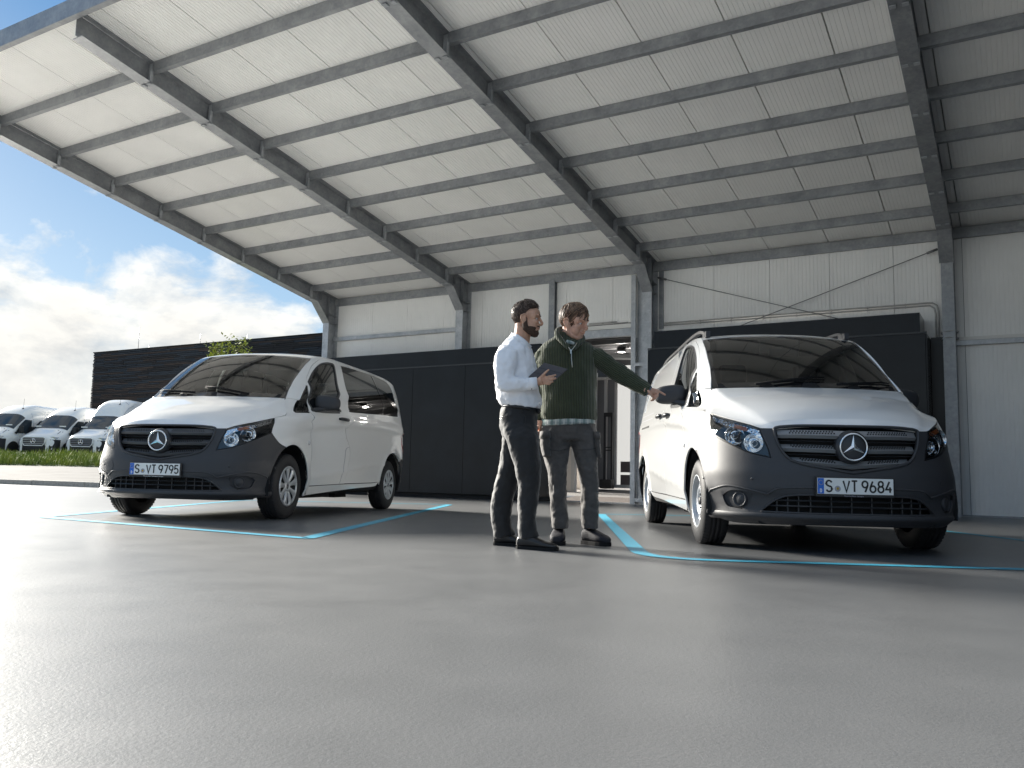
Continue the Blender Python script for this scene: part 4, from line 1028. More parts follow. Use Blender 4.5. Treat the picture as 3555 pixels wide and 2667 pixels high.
    for sd in (1, -1): panel('inner_liner', lin, [], wfn(sd), M_dk, root, gap=0, depth=0, off=-.03, h=.08, hb=.05)
    b = MB(); b.box(-.80, .80, .55, 4.6, .24, .30); b.box(-.72, .72, .30, .56, .20, .32); b.box(-.62, .62, .16, .32, .20, .24)
    b.box(-.5, .5, .22, .60, .30, .86)
    for (y, x0_, x1_, z0_, z1_) in ((.55, 1.5, 2.6, .19, .24), (-.5, 1.4, 3.3, .17, .24), (.15, 2.0, 3.6, .18, .24), (.3, 3.4, 3.8, .16, .24)): b.box(y-.12, y+.12, x0_, x1_, z0_, z1_)
    b.tube([(-.8, 4.10, .30), (.8, 4.10, .30)], .04, 8); b.tube([(-.8, .895, .30), (.8, .895, .30)], .04, 8); b.build('underbody', M_dk, root)
    for cx_ in (.895, 4.10):
        for sd in (1, -1):
            b = MB(); pts = arch(cx_, .445, -12, 192, 18); vs = []
            for x, z in pts: vs += [(sd*.925, x, z), (sd*.52, x, z)]
            b.add(vs, [(2*i, 2*i+1, 2*i+3, 2*i+2) for i in range(18)]); b.add([(sd*.52, x, z) for x, z in pts], [tuple(range(19))]); b.build('wheel_housing', M_dk, root)
    # wheels
    def wheel(sd, cx_, steer=0):
        wr = bpy.data.objects.new('wheel', None); COL.objects.link(wr); wr.parent = root; wr.location = (sd*.825, cx_, .336); wr.rotation_euler = (0, 0, (-pi/2 if sd > 0 else pi/2)*-1 if False else 0)
        # lathe axis Y -> turn to X; outer side = +sd
        m4 = Matrix.Rotation(-pi/2*sd, 4, 'Z')       # local +Y -> world +X*sd
        R = .336
        prof = [(.208, .098), (.222, .104), (.25, .107), (.29, .104), (.313, .094), (.326, .083), (.333, .068)]
        tread = []
        for i, y in enumerate((.068, .040, .038, .030, .028, .004, .002, -.004, -.006, -.028, -.030, -.038, -.040, -.068)):
            tread.append((R if i % 4 in (0, 1) else R-.008, y))
        tread = [(.334,.068),(.336,.045),(.336,.040),(.327,.039),(.327,.031),(.336,.030),(.336,.005),(.327,.004),(.327,-.004),(.336,-.005),(.336,-.030),(.327,-.031),(.327,-.039),(.336,-.040),(.336,-.045),(.334,-.068)]
        full = prof[:-1]+tread+[(r, -y) for r, y in reversed(prof[:-1])]
        MB().lathe(full, 56, m4).build('tyre', M_rubber, wr)
        b = MB()
        for k in range(56):
            for s2 in (1, -1):
                a = 2*pi*(k+.5*(s2 < 0))/56; c, s_ = cos(a), sin(a); t = Vector((-s_, 0, c)); r_ = Vector((c, 0, s_))
                p = r_*.336+Vector((0, s2*.050, 0)); q = r_*.327+Vector((0, s2*.086, 0))
                b.bar(m4 @ p, m4 @ q, .016, .006, up=m4.to_3x3() @ r_)
        stuff(b.build('tread_blocks', M_rubber, wr))
        if windows:
            MB().lathe([(.212, .092), (.205, .100), (.196, .094), (.19, .06), (.05, .05), (0, .05)], 40, m4).build('rim', M_rim2, wr)
            # 9 spoke cover
            cover = MB(); n = 9
            cover.lathe([(.206, .098), (.203, .106), (.192, .108), (.180, .102), (.182, .094)], 54, m4)
            cover.lathe([(.0, .092), (.034, .092), (.036, .098), (.044, .099), (.058, .094), (.062, .084)], 40, m4)
            for k in range(n):
                a = 2*pi*k/n+.1
                def P(r_, da, h): return m4 @ Vector((r_*cos(a+da), h, r_*sin(a+da)))
                vs = []
                for r_, da, h, e in ((.05, .40, .091, .10), (.085, .25, .099, .05), (.12, .20, .102, .03), (.16, .20, .104, .02), (.19, .25, .103, .02)):
                    vs += [P(r_, -da, h-.010), P(r_, -da*.8, h), P(r_, 0, h+.003), P(r_, da*.8, h), P(r_, da, h-.012)]
                cover.add(vs, [(i*5+j, i*5+j+1, (i+1)*5+j+1, (i+1)*5+j) for i in range(4) for j in range(4)], 0, True)
            cover.build('wheel_cover', M_hub, wr)
            b = MB(); b.lathe([(0, .094), (.030, .093)], 24, m4); b.build('hub_badge', M_rim2, wr)
            b = MB(); b.tube([m4 @ Vector((.024*cos(a), .0955, .024*sin(a))) for a in [2*pi*k/20 for k in range(20)]], .002, 6, closed=True)
            for k in range(3): a = pi/2+2*pi*k/3; b.bar(m4 @ Vector((0, .0955, 0)), m4 @ Vector((.024*cos(a), .0955, .024*sin(a))), .004, .002, up=m4.to_3x3() @ Vector((0, 1, 0)))
            b.build('hub_star', M_chrome, wr)
        else:
            b = MB(); b.lathe([(.214, .088), (.210, .100), (.200, .100), (.196, .088), (.190, .060), (.180, .052), (.172, .050)], 48, m4)
            b.lathe([(.172, .050), (.16, .052), (.15, .058), (.142, .067)], 48, m4)
            b.lathe([(.112, .078), (.10, .080), (.088, .070), (.075, .055), (.05, .052), (0, .052)], 48, m4)
            n = 16
            for k in range(n):
                a0, a1 = 2*pi*(k+.22)/n, 2*pi*(k+.78)/n; vs = []
                for j in range(4):
                    a = a0+(a1-a0)*j/3; vs += [m4 @ Vector((.142*cos(a), .067, .142*sin(a))), m4 @ Vector((.112*cos(a), .078, .112*sin(a)))]
                b.add(vs, [(2*i, 2*i+1, 2*i+3, 2*i+2) for i in range(3)], 0, True)
            b.build('steel_wheel', M_steel, wr)
            b = MB(); b.lathe([(.17, .03), (0, .03)], 32, m4); b.build('rim', M_rim2, wr)
            b = MB(); b.lathe([(0, .082), (.03, .080), (.034, .07), (.034, .05)], 24, m4)
            for k in range(5): a = 2*pi*k/5; b.tube([m4 @ Vector((.055*cos(a), .05, .055*sin(a))), m4 @ Vector((.055*cos(a), .072, .055*sin(a)))], .011, 6)
            b.build('hub_cap', M_rim2, wr)
    for sd in (1, -1):
        for cx_ in (.895, 4.10): wheel(sd, cx_)
    # interior
    b = MB(); b.box(-.70, .70, 1.02, 1.45, 1.0, 1.235); b.prism([(-.70, 1.05, 1.235), (-.70, 1.45, 1.27), (-.70, 1.50, 1.10)], (1.4, 0, 0)); b.build('dashboard', M_int, root, bevel=.02)
    sx = .40                                          # left-hand drive
    m4 = Matrix.Translation((sx, 1.58, 1.20)) @ Matrix.Rotation(radians(-55), 4, 'X')
    b = MB(); b.tube([m4 @ Vector((.19*cos(a), 0, .19*sin(a))) for a in [2*pi*k/28 for k in range(28)]], .016, 8, closed=True)
    b.box(sx-.06, sx+.06, 1.56, 1.60, 1.15, 1.24); b.build('steering_wheel', M_int, root)
    rows = [1.95] if not windows else [1.95, 2.85, 3.7]
    for ri, ry in enumerate(rows):
        for y in ((.42, -.30) if ri == 0 else (.42, 0, -.42)):
            b = MB(); b.box(y-.25, y+.25, ry-.25, ry+.25, .75, .92); b.bar((y, ry+.22, .9), (y, ry+.40, 1.42), .46, .13, up=(0, -1, .3)); b.bar((y, ry+.40, 1.46), (y, ry+.44, 1.64), .26, .10, up=(0, -1, .2)); b.build('seat', M_seat, root, bevel=.04)
    if windows:
        b = MB(); b.tube([(-.42, 1.5, 1.05), (-.42, 1.5, 1.3)], .02); b.build('gear_console', M_int, root)
    else:
        b = MB(); b.box(-.80, .80, 2.56, 2.58, .4, 1.80); b.build('bulkhead', M_intl, root)
        b = MB()
        for (y0, y1, z0_, z1_) in ((-.6, -.2, 1.42, 1.62), (-.1, .3, 1.42, 1.62), (.38, .68, 1.42, 1.62), (-.6, .6, 1.2, 1.3)): b.box(y0, y1, 2.548, 2.559, z0_, z1_)
        b.build('bulkhead_pressing', M_intl, root, bevel=.004)
    b = MB(); b.tube([(0, 1.74, 1.735), (0, 1.70, 1.70)], .012); b.box(-.13, .13, 1.66, 1.69, 1.63, 1.71); b.build('interior_mirror', M_int, root, bevel=.02)
    b = MB()
    for sd in (1, -1): b.box(sd*.38-.2, sd*.38+.2, 1.80, 1.83, 1.66, 1.80)
    b.build('sun_visor', M_int, root, bevel=.01)
    b = MB(); b.add([rf(t*.70, x)-Vector((0, 0, .05)) for x in (1.85, 2.3, 3.0, 3.8, 4.5) for t in (-1, -.5, 0, .5, 1)], [(i*5+j, i*5+j+1, (i+1)*5+j+1, (i+1)*5+j) for i in range(4) for j in range(4)]); b.build('headlining', M_intl if not windows else M_int, root)
    for sd in (1, -1):
        b = MB(); b.bar((sd*.74, 1.12, 1.27), (sd*.67, 1.80, 1.76), .05, .03); b.build('pillar_trim', M_intl, root)
        MB().box(sd*.86-.02, sd*.86+.02, 1.42, 2.45, .5, 1.13).build('door_card', M_int, dpar if False else root)
    if not windows:
        for sd in (1, -1):
            b = MB(); pts = []
            for x, dz in ((1.90, -.005), (1.97, .035), (2.15, .058), (2.6, .062), (3.5, .062), (4.2, .055), (4.45, .0)):
                q = rf(.66*sd, x); pts.append(q+Vector((0, 0, dz)))
            pts = catmull(pts, 4); 
            for p, q in zip(pts[:-1], pts[1:]): b.bar(p, q+(q-p)*.05, .042, .026, up=(0, 0, 1))
            b.build('roof_rail', M_bump, root)
            b = MB()
            for x in (1.96, 2.9, 4.2): q = rf(.66*sd, x); b.box(q.x-.02, q.x+.02, x-.09, x+.09, q.z-.01, q.z+.045)
            b.build('rail_foot', M_bump, root)
    return root
van('white_van', 'white passenger van with dark rear windows and number plate ending 9795', (-3.4018, 8.2737, 0), -.1849, 1.0130, 'bus')
van('white_van', 'white panel van with black roof rails and number plate ending 9684', (2.3705, 5.9261, 0), -.0342, .9899, 'cargo')
# ------------------------------------------------------------------ large delivery vans on the yard
M_sw = mat('white_van_paint', (.84, .83, .80), .3, coat=.8)
M_sg = mat('dark_blue_windscreen', (.035, .045, .055), .08, spec=.5)
M_sb = mat('black_van_bumper', (.018, .018, .019), .55)
M_shl = mat('van_headlamp', (.42, .43, .43), .15, .4)
def sprinter(label, loc, yaw, high):
    root = thing('delivery_van', label, 'van', loc, yaw, 'white delivery vans parked behind the grass bank')
    Lg = 5.95; zt_hi = 2.72+high
    def top(x): return interp(x, [0, .06, .2, .45, .80, 1.05, 1.45, 1.85, 2.1, 2.6, 3.2, 5.9], [.90, 1.06, 1.16, 1.26, 1.38, 1.50, 1.83, 2.16, 2.34+high*.6, 2.60+high*.95, zt_hi, zt_hi-.02])
    def wid(x): return interp(x, [0, .06, .2, .5, 1.0, 1.6, 5.9], [.66, .78, .90, .975, 1.0, 1.0, 1.0])
    def surf(x, a, off=0):
        zt, w_ = top(x), wid(x); zb = .45; n = interp(x, [0, 1.0, 1.9, 3], [3.6, 4.6, 4.6, 5.2])
        ca, sa = cos(a), sin(a); y = (w_+off)*abs(ca)**(2/n)*(1 if ca >= 0 else -1); z = zb+(zt+off-zb)*max(0, sa)**(2/n)
        t = max(0, (z-1.2)/(1.6)); y *= 1-.10*t*t*.9
        return Vector((y, x-off*.4, z))
    xs = [0, .03, .06, .12, .2, .32, .45, .62, .8, .95, 1.05, 1.25, 1.45, 1.65, 1.85, 2.0, 2.15, 2.35, 2.6, 2.9, 3.2, 4, 5, 5.8, 5.95]; na = 36
    b = MB(); vs = []
    for x in xs:
        for k in range(na+1): vs.append(surf(x, pi*k/na))
        vs.append(Vector((-wid(x)*.99, x, .36))); vs.append(Vector((wid(x)*.99, x, .36)))
    m = na+3
    b.add(vs, [(i*m+k, i*m+k+1, (i+1)*m+k+1, (i+1)*m+k) for i in range(len(xs)-1) for k in range(na+1)]+[(i*m+na+2, i*m, (i+1)*m, (i+1)*m+na+2) for i in range(len(xs)-1)], 0, True)
    b.add(vs[:m], [tuple(range(m))]); b.add(vs[-m:], [tuple(range(m))]); body = b.build('body', M_sw, root)
    def patch(name, x0, x1, a0, a1, mt, off=.012, nx=8, ny=12, par=root, fx=None):
        b = MB(); vs = []
        for i in range(nx+1):
            for k in range(ny+1):
                x = x0+(x1-x0)*i/nx; a = a0+(a1-a0)*k/ny
                if fx: x, a = fx(i/nx, k/ny)
                vs.append(surf(x, a, off))
        b.add(vs, [(i*(ny+1)+k, i*(ny+1)+k+1, (i+1)*(ny+1)+k+1, (i+1)*(ny+1)+k) for i in range(nx) for k in range(ny)], 0, True); return b.build(name, mt, par)
    def wsx(s_, t): a = radians(44)+(radians(136)-radians(44))*t; return 1.06+.82*s_+.08*abs(2*t-1)**3, a
    patch('windscreen', 0, 0, 0, 0, M_sg, .014, fx=wsx)
    for sd in (1, -1):
        b = MB(); pts = [(1.18, 1.30), (1.42, 1.62), (1.78, 1.90), (2.28, 1.90), (2.28, 1.24), (1.28, 1.22)]
        vs = []
        for x, z in pts:
            t = max(0, (z-1.2)/1.6); vs.append(Vector((sd*(wid(x)+.006)*(1-.09*t*t-.005*t), x, z)))
        b.add(vs, [tuple(range(6))]); b.build('door_window', M_sg, root)
        b = MB(); b.add([v+Vector((sd*.002, 0, 0)) for v in (vs[0], vs[5])]+[Vector((sd*1.01, 1.20, 1.15)), Vector((sd*1.01, 1.05, 1.25))], [(0, 1, 2, 3)]); b.build('mirror_triangle', M_sb, root)
        b = MB(); b.box(sd*1.12-.10, sd*1.12+.10, 1.28, 1.42, 1.22, 1.58); mo = b.build('mirror', M_sb, root, bevel=.04)
        MB().box(min(sd*.98, sd*1.06), max(sd*.98, sd*1.06), 1.32, 1.38, 1.30, 1.36).build('mirror_arm', M_sb, mo)
        # headlights on the corner
        b = MB(); q = [(.40, .02, 1.00), (.44, .01, .86), (.72, .10, .84), (.90, .30, .92), (.935, .46, 1.04), (.80, .22, 1.06)]
        b.add([(sd*y, x-.015, z) for y, x, z in q]+[(sd*y*.95, x+.12, z) for y, x, z in q], [(0,1,2,3,4,5)]+[(i, (i+1) % 6, (i+1) % 6+6, i+6) for i in range(6)]); b.build('headlight', M_shl, root)
        b = MB(); b.tube([surf(.55, radians(90-sd*38), .004), surf(.86, radians(90-sd*30), .004)], .012, 4); b.add([surf(.86, radians(90-sd*16), .006), surf(.86, radians(90-sd*40), .006), surf(.93, radians(90-sd*40), .006), surf(.93, radians(90-sd*16), .006)], [(0,1,2,3)]); b.build('bonnet_vent', M_sb, root)
        for cx_ in (1.05, 4.95):
            wr = bpy.data.objects.new('wheel', None); COL.objects.link(wr); wr.parent = root; wr.location = (sd*.86, cx_, .35); m4 = Matrix.Rotation(-pi/2*sd, 4, 'Z')
            MB().lathe([(.2, .1), (.30, .115), (.345, .09), (.35, -.09), (.3, -.11), (.2, -.1)], 28, m4).build('tyre', M_rubber, wr); MB().lathe([(0, .09), (.1, .10), (.2, .085)], 20, m4).build('rim', M_hub, wr)
            b = MB(); b.prism([(sd*.985, cx_+.46*cos(a), .36+.46*sin(a)) for a in [pi*k/14 for k in range(15)]], (sd*.02, 0, 0)); b.build('wheel_arch', M_sb, root)
        MB().box(min(sd*.985, sd*1.012), max(sd*.985, sd*1.012), 1.5, 5.6, .50, .66).build('side_moulding', M_sb, root)
        b = MB(); b.tube([Vector((sd*1.003*(1-.0), 2.42, .7)), Vector((sd*1.0, 2.42, 1.3)), Vector((sd*.955, 2.42, 1.95)), Vector((sd*.90, 2.34, 2.25))], .006, 4); b.build('door_seam', M_seal, root)
    # bumper wrapping the nose
    b = MB(); prof_ = [(-.94, .50), (-.90, .22), (-.72, .04), (-.40, -.04), (0, -.06), (.40, -.04), (.72, .04), (.90, .22), (.94, .50)]
    zs = [(.28, .04), (.34, -.0), (.60, -.0), (.72, .02), (.86, .05)]; vs = []
    for z, o_ in zs:
        for y, x in prof_: vs.append((y*(1.055-o_*.4), x+o_, z+(.06 if z > .8 else 0)*(1 if abs(y) > .7 else 0)))
    b.add(vs, [(i*9+k, i*9+k+1, (i+1)*9+k+1, (i+1)*9+k) for i in range(4) for k in range(8)], 0, True); b.build('bumper', M_sb, root)
    b = MB(); b.tube([(-.46, -.055, .62), (-.56, -.05, .74), (-.58, -.04, .98), (-.48, -.03, 1.02), (.48, -.03, 1.02), (.58, -.04, .98), (.56, -.05, .74), (.46, -.055, .62)], .028, 6, closed=True); b.build('grille_frame', M_sw, root)
    g_ = MB().box(-.55, .55, -.05, -.02, .62, 1.01).build('grille', M_grille, root)
    for z in (.70, .79, .88, .96): MB().box(-.54, .54, -.075, -.052, z, z+.018).build('grille_bar', M_mark if not high else M_seal, g_)
    b = MB(); b.tube([(.115*cos(a), -.09, .83+.115*sin(a)) for a in [2*pi*k/24 for k in range(24)]], .014, 6, closed=True)
    for k in range(3): a = pi/2+2*pi*k/3; b.bar((0, -.09, .83), (.11*cos(a), -.09, .83+.11*sin(a)), .022, .02, up=(0, 1, 0))
    b.build('star', M_chrome, root)
    b = MB(); p = surf(2.35, radians(82), 0); b.tube([p, p+Vector((0, .03, .07))], [.05, .012], 8); b.tube([p+Vector((0, .03, .06)), p+Vector((0, .05, .50))], .006, 5); b.build('antenna', M_sb, root)
    b = MB()
    for x0_, z_ in ((.36, 1.53), (-.45, 1.53)): p = surf(1.16, radians(90+(20 if x0_ < 0 else -18)), .03); b.box(p.x-.16, p.x+.16, p.y, p.y+.02, p.z, p.z+.05)
    b.build('dashboard_papers', M_sw, root)
    if high: b = MB(); b.tube([surf(2.62, radians(a_), .004) for a_ in (58, 62, 66, 70, 74)], .008, 4); b.tube([surf(x, radians(47), .006) for x in (2.05, 2.2, 2.5, 3.0)], .01, 4); b.build('roof_seam', M_seal, root)
    root.scale = (1.08, 1.08, 1.08)
    return root
b0 = Vector((-24.44, 43.95)); dv = Vector((.975, .222))*2.565
zy = .87
sprinter('white delivery van with pale grille frame, middle one of the three beyond the grass', (b0.x, b0.y, zy), -.10, 0.0)
sprinter('white delivery van cut off by the left edge of the photo, beyond the grass', (b0.x-dv.x, b0.y-dv.y, zy), -.10, 0.0)
sprinter('tallest white delivery van with high roof, half hidden behind the left parked van', (b0.x+dv.x-.05, b0.y+dv.y-.6, zy), -.10, .42)
# ------------------------------------------------------------------ dark timber building
D0, D1 = Vector((-29.6, 60.0)), Vector((-11.12, 49.3)); dd = (D1-D0).normalized(); ang = atan2(dd.y, dd.x); LD = 34
tbld = thing('timber_building', 'dark slatted timber building with a flat roof behind the parked vans', 'building', (D0.x, D0.y, .9), ang)
MB().box(.05, LD, .06, 14, -.2, 7.60).build('core', M_dk, tbld)
def streaky(nm, c1, c2):
    return mat(nm, c1, .8, col2=c2, vscale=3.2, stretch=(.35, 1, 7), detail=8, bump=.6, bscale=12)
MT = [streaky('dark_brown_slats', (.060, .042, .034), (.018, .014, .013)), streaky('blue_black_slats', (.030, .040, .052), (.010, .013, .018)), streaky('black_slats', (.022, .020, .021), (.008, .008, .009))]
rnd = random.Random(9)
bs = [MB(), MB(), MB()]; nrow = 62; hh = 7.64/nrow
for r_ in range(nrow):
    x = -.04+rnd.uniform(-.03, .03)
    while x < LD:
        l_ = rnd.uniform(.8, 4.2); k_ = rnd.choices((0, 1, 2), ((5, 2, 3) if r_ < 45 else (2, 4, 4)))[0]; d_ = rnd.uniform(-.0, .05)
        bs[k_].box(x, min(x+l_, LD)-.004, -d_, .055, r_*hh+.006+rnd.uniform(0, .02), (r_+1)*hh-.008); x += l_
for q_, m_ in zip(bs, MT): stuff(q_.build('slat_cladding', m_, tbld, fixn=False))
b = MB()
for r_ in range(nrow): b.box(-.05, .04, .06, 13.9, r_*hh+.012, (r_+1)*hh-.012)
stuff(b.build('side_slats', MT[0], tbld, fixn=False))
MB().box(-.08, LD, -.07, 14.1, 7.64, 7.70).build('roof_edge', M_dk, tbld)
for x, h_ in ((2.0, 2.0), (3.2, .6), (8.5, 1.1), (13.0, .8)): MB().tube([(x, 2, 7.7), (x, 2, 7.7+h_)], .018, 5).build('roof_aerial', M_rod, tbld)
# ------------------------------------------------------------------ young tree behind the left van
tr = thing('young_tree', 'small yellow-green young tree just behind the left van roof', 'tree', (-7.38, 22.1, .13))
b = MB(); rnd = random.Random(4); tips = []
b.tube([(0, 0, 0), (.03, 0, 1.0), (-.02, .02, 1.9), (.05, 0, 2.8)], [.05, .04, .03, .015], 8)
for i in range(26):
    z = 1.1+1.9*i/26; a = i*2.4; l_ = .48-.12*abs(z-2.0); s_ = Vector((.01, 0, z-.25)); e = Vector((cos(a)*l_, sin(a)*l_, z+.35*rnd.random()+.25)); m_ = (s_+e)/2+Vector((0, 0, .08))
    b.tube([s_, m_, e], [.016, .010, .004], 5); tips += [m_.lerp(e, t) for t in (.2, .5, .8, 1.0)]+[s_.lerp(m_, .8)]
b.build('trunk', mat('young_bark', (.12, .09, .05), .8), tr)
b = MB()
for t in tips:
    for j in range(26):
        c = t+Vector((rnd.gauss(0, .08), rnd.gauss(0, .08), rnd.gauss(0, .09))); a, e = rnd.uniform(0, 6.28), rnd.uniform(-.5, .9); d = Vector((cos(a)*cos(e), sin(a)*cos(e), sin(e))); s_ = d.cross(Vector((0, 0, 1))).normalized(); l_ = rnd.uniform(.07, .13)
        b.add([c, c+d*l_*.5+s_*l_*.22, c+d*l_, c+d*l_*.5-s_*l_*.22], [(0, 1, 2, 3)])
lf = mat('young_leaves', (.34, .38, .05), .6, col2=(.16, .21, .03), vscale=6); lo = b.build('crown', lf, tr, fixn=False); lo['kind'] = 'stuff'; tr.scale = (1.12, 1.12, 1.10)
# ------------------------------------------------------------------ people
def sv(px, py, Y):
    """point back-projected along the camera ray through an image pixel (3555 x 2667 grid), Y = metres ahead of the camera"""
    u = (px-1777.5)/2966.3; v = -(py-1333.5)/2966.3
    r = rt*u + up*v + fwd; return Vector((0, 0, CAMH)) + r*(Y/r.y)
def loft(b, rings, n=20, ex=2.2, caps=True):
    vs = []
    for r in rings:
        c, u, v = r[:3]; e = r[3] if len(r) > 3 else ex
        for k in range(n):
            a = 2*pi*k/n; ca, sa = cos(a), sin(a)
            vs.append(c + u*(abs(ca)**(2/e)*(1 if ca >= 0 else -1)) + v*(abs(sa)**(2/e)*(1 if sa >= 0 else -1)))
    m = len(rings); fs = [(i*n+k, i*n+(k+1) % n, (i+1)*n+(k+1) % n, (i+1)*n+k) for i in range(m-1) for k in range(n)]
    if caps: fs += [tuple(reversed(range(n))), tuple((m-1)*n+k for k in range(n))]
    b.add(vs, fs, 0, True)
def ell(b, c, r, M3=None, n=14, ex=2):
    vs = []; fs = []; c = Vector(c)
    for i in range(1, n):
        t = pi*i/n
        for k in range(2*n):
            a = pi*k/n; p = Vector((sin(t)*cos(a)*r[0], sin(t)*sin(a)*r[1], cos(t)*r[2])); vs.append(c + (M3 @ p if M3 else p))
    top, bot = len(vs), len(vs)+1
    vs += [c + (M3 @ Vector((0, 0, r[2])) if M3 else Vector((0, 0, r[2]))), c - (M3 @ Vector((0, 0, r[2])) if M3 else Vector((0, 0, r[2])))]
    m = 2*n
    for i in range(n-2):
        for k in range(m): fs.append((i*m+k, (i+1)*m+k, (i+1)*m+(k+1) % m, i*m+(k+1) % m))
    for k in range(m): fs.append((top, k, (k+1) % m)); fs.append((bot, (n-2)*m+(k+1) % m, (n-2)*m+k))
    b.add(vs, fs, 0, True)
def remesh(o, vox, smooth=4, fac=.5):
    md = o.modifiers.new('remesh', 'REMESH'); md.mode = 'VOXEL'; md.voxel_size = vox; md.use_smooth_shade = True
    if smooth: s_ = o.modifiers.new('smooth', 'SMOOTH'); s_.iterations = smooth; s_.factor = fac
    return o
def wrinkle(o, size, strength, seed=0, stretch=None):
    t = bpy.data.textures.new('folds', 'CLOUDS'); t.noise_scale = size; t.noise_depth = 2; t.noise_basis = 'IMPROVED_PERLIN'
    d = o.modifiers.new('folds', 'DISPLACE'); d.texture = t; d.strength = strength; d.mid_level = .5; d.texture_coords = 'LOCAL'; return o
M_skinA = mat('skin_tanned', (.56, .32, .215), .5, var=.14, vscale=30, bump=.12, bscale=300); M_skinB = mat('skin_fair', (.60, .345, .245), .5, var=.15, vscale=30, bump=.12, bscale=300)
for m_ in (M_skinA, M_skinB):
    p_ = m_.node_tree.nodes['Principled BSDF']; p_.inputs['Subsurface Weight'].default_value = .12; p_.inputs['Subsurface Radius'].default_value = (.012, .005, .003)
M_hairA = mat('dark_brown_hair', (.055, .036, .027), .45, var=.5, vscale=120, stretch=(1, 1, .3), spec=.25); M_hairB = mat('brown_hair', (.13, .07, .04), .5, col2=(.045, .024, .014), vscale=60)
M_hairA2 = mat('dark_brown_hair_lights', (.11, .075, .055), .4); M_hairB2 = mat('brown_hair_lights', (.22, .13, .075), .4)
M_beard = mat('dark_beard', (.12, .07, .045), .8, col2=(.03, .018, .012), vscale=260, bump=.8, bscale=400)
M_eye = mat('eye_white', (.62, .58, .54), .2); M_iris = mat('eye_dark', (.03, .02, .015), .15); M_lip = mat('lips', (.42, .16, .12), .45); M_teeth = mat('teeth', (.7, .66, .6), .3)
M_shirt = mat('white_cotton_shirt', (.80, .81, .84), .75, bump=.25, bscale=14, sheen=.1)
M_trA = mat('black_suit_trousers', (.011, .011, .012), .75, bump=.3, bscale=12, sheen=.25); M_trB = mat('dark_grey_cargo_cloth', (.085, .078, .074), .85, bump=.35, bscale=14, var=.2, vscale=20, sheen=.15)
M_belt = mat('black_leather', (.012, .012, .013), .35, bump=.1, bscale=80); M_shoe = mat('black_shoe_leather', (.016, .015, .016), .33, bump=.15, bscale=30); M_snk = mat('dark_sneaker', (.018, .018, .025), .75, bump=.3, bscale=80); M_sole = mat('rubber_sole', (.014, .014, .015), .85, spec=.2)
M_metal = mat('zip_metal', (.6, .58, .52), .3, .9)
def knit(name, rot):
    m = bpy.data.materials.new(name); m.use_nodes = True; nt = m.node_tree; p = nt.nodes['Principled BSDF']; tc = nt.nodes.new('ShaderNodeTexCoord')
    mp = nt.nodes.new('ShaderNodeMapping'); mp.inputs['Rotation'].default_value = rot; L(nt, tc.outputs['Object'], mp.inputs[0])
    w_ = nt.nodes.new('ShaderNodeTexWave'); w_.wave_type = 'BANDS'; w_.bands_direction = 'X'; w_.inputs['Scale'].default_value = 26; w_.inputs['Distortion'].default_value = 1.1; w_.inputs['Detail'].default_value = 2; w_.inputs['Detail Scale'].default_value = .4; L(nt, mp.outputs[0], w_.inputs['Vector'])
    c = ramp(nt, w_.outputs['Fac'], [(.15, (.014, .020, .010)), (.75, (.056, .068, .030))]); n_ = noise(nt, tc.outputs['Object'], 9, 4)
    c = mixc(nt, ramp(nt, n_, [(.35, 0), (.7, .35)]), c, (.070, .084, .040)); L(nt, c, p.inputs['Base Color']); p.inputs['Roughness'].default_value = .9; p.inputs['Sheen Weight'].default_value = .2
    b = nt.nodes.new('ShaderNodeBump'); b.inputs['Strength'].default_value = .9; b.inputs['Distance'].default_value = .006; L(nt, w_.outputs['Fac'], b.inputs['Height']); L(nt, b.outputs[0], p.inputs['Normal']); return m
M_knit = knit('green_rib_knit', (0, 0, 0)); M_knits = knit('green_rib_knit_sleeve', (0, radians(-62), 0))
def plaid():
    m = bpy.data.materials.new('plaid_shirt_cloth'); m.use_nodes = True; nt = m.node_tree; p = nt.nodes['Principled BSDF']; tc = nt.nodes.new('ShaderNodeTexCoord'); s_ = nt.nodes.new('ShaderNodeSeparateXYZ'); L(nt, tc.outputs['Object'], s_.inputs[0])
    def band(o, per, ph, wd): return math_(nt, 'LESS_THAN', math_(nt, 'FRACT', math_(nt, 'ADD', math_(nt, 'MULTIPLY', o, 1/per), ph)), wd)
    c = mixc(nt, band(s_.outputs[0], .06, .1, .3), (.42, .46, .44), (.20, .27, .25)); c = mixc(nt, math_(nt, 'MULTIPLY', band(s_.outputs[2], .05, .2, .35), .6), c, (.16, .20, .20)); c = mixc(nt, band(s_.outputs[0], .06, .55, .12), c, (.62, .62, .58))
    L(nt, c, p.inputs['Base Color']); p.inputs['Roughness'].default_value = .85; return m
M_plaid = plaid()
def jaw_path(q): return [(.000, q*.069, .004), (-.003, q*.066, -.030), (.004, q*.060, -.066), (.034, q*.045, -.086), (.066, q*.020, -.098), (.076, 0, -.100)]
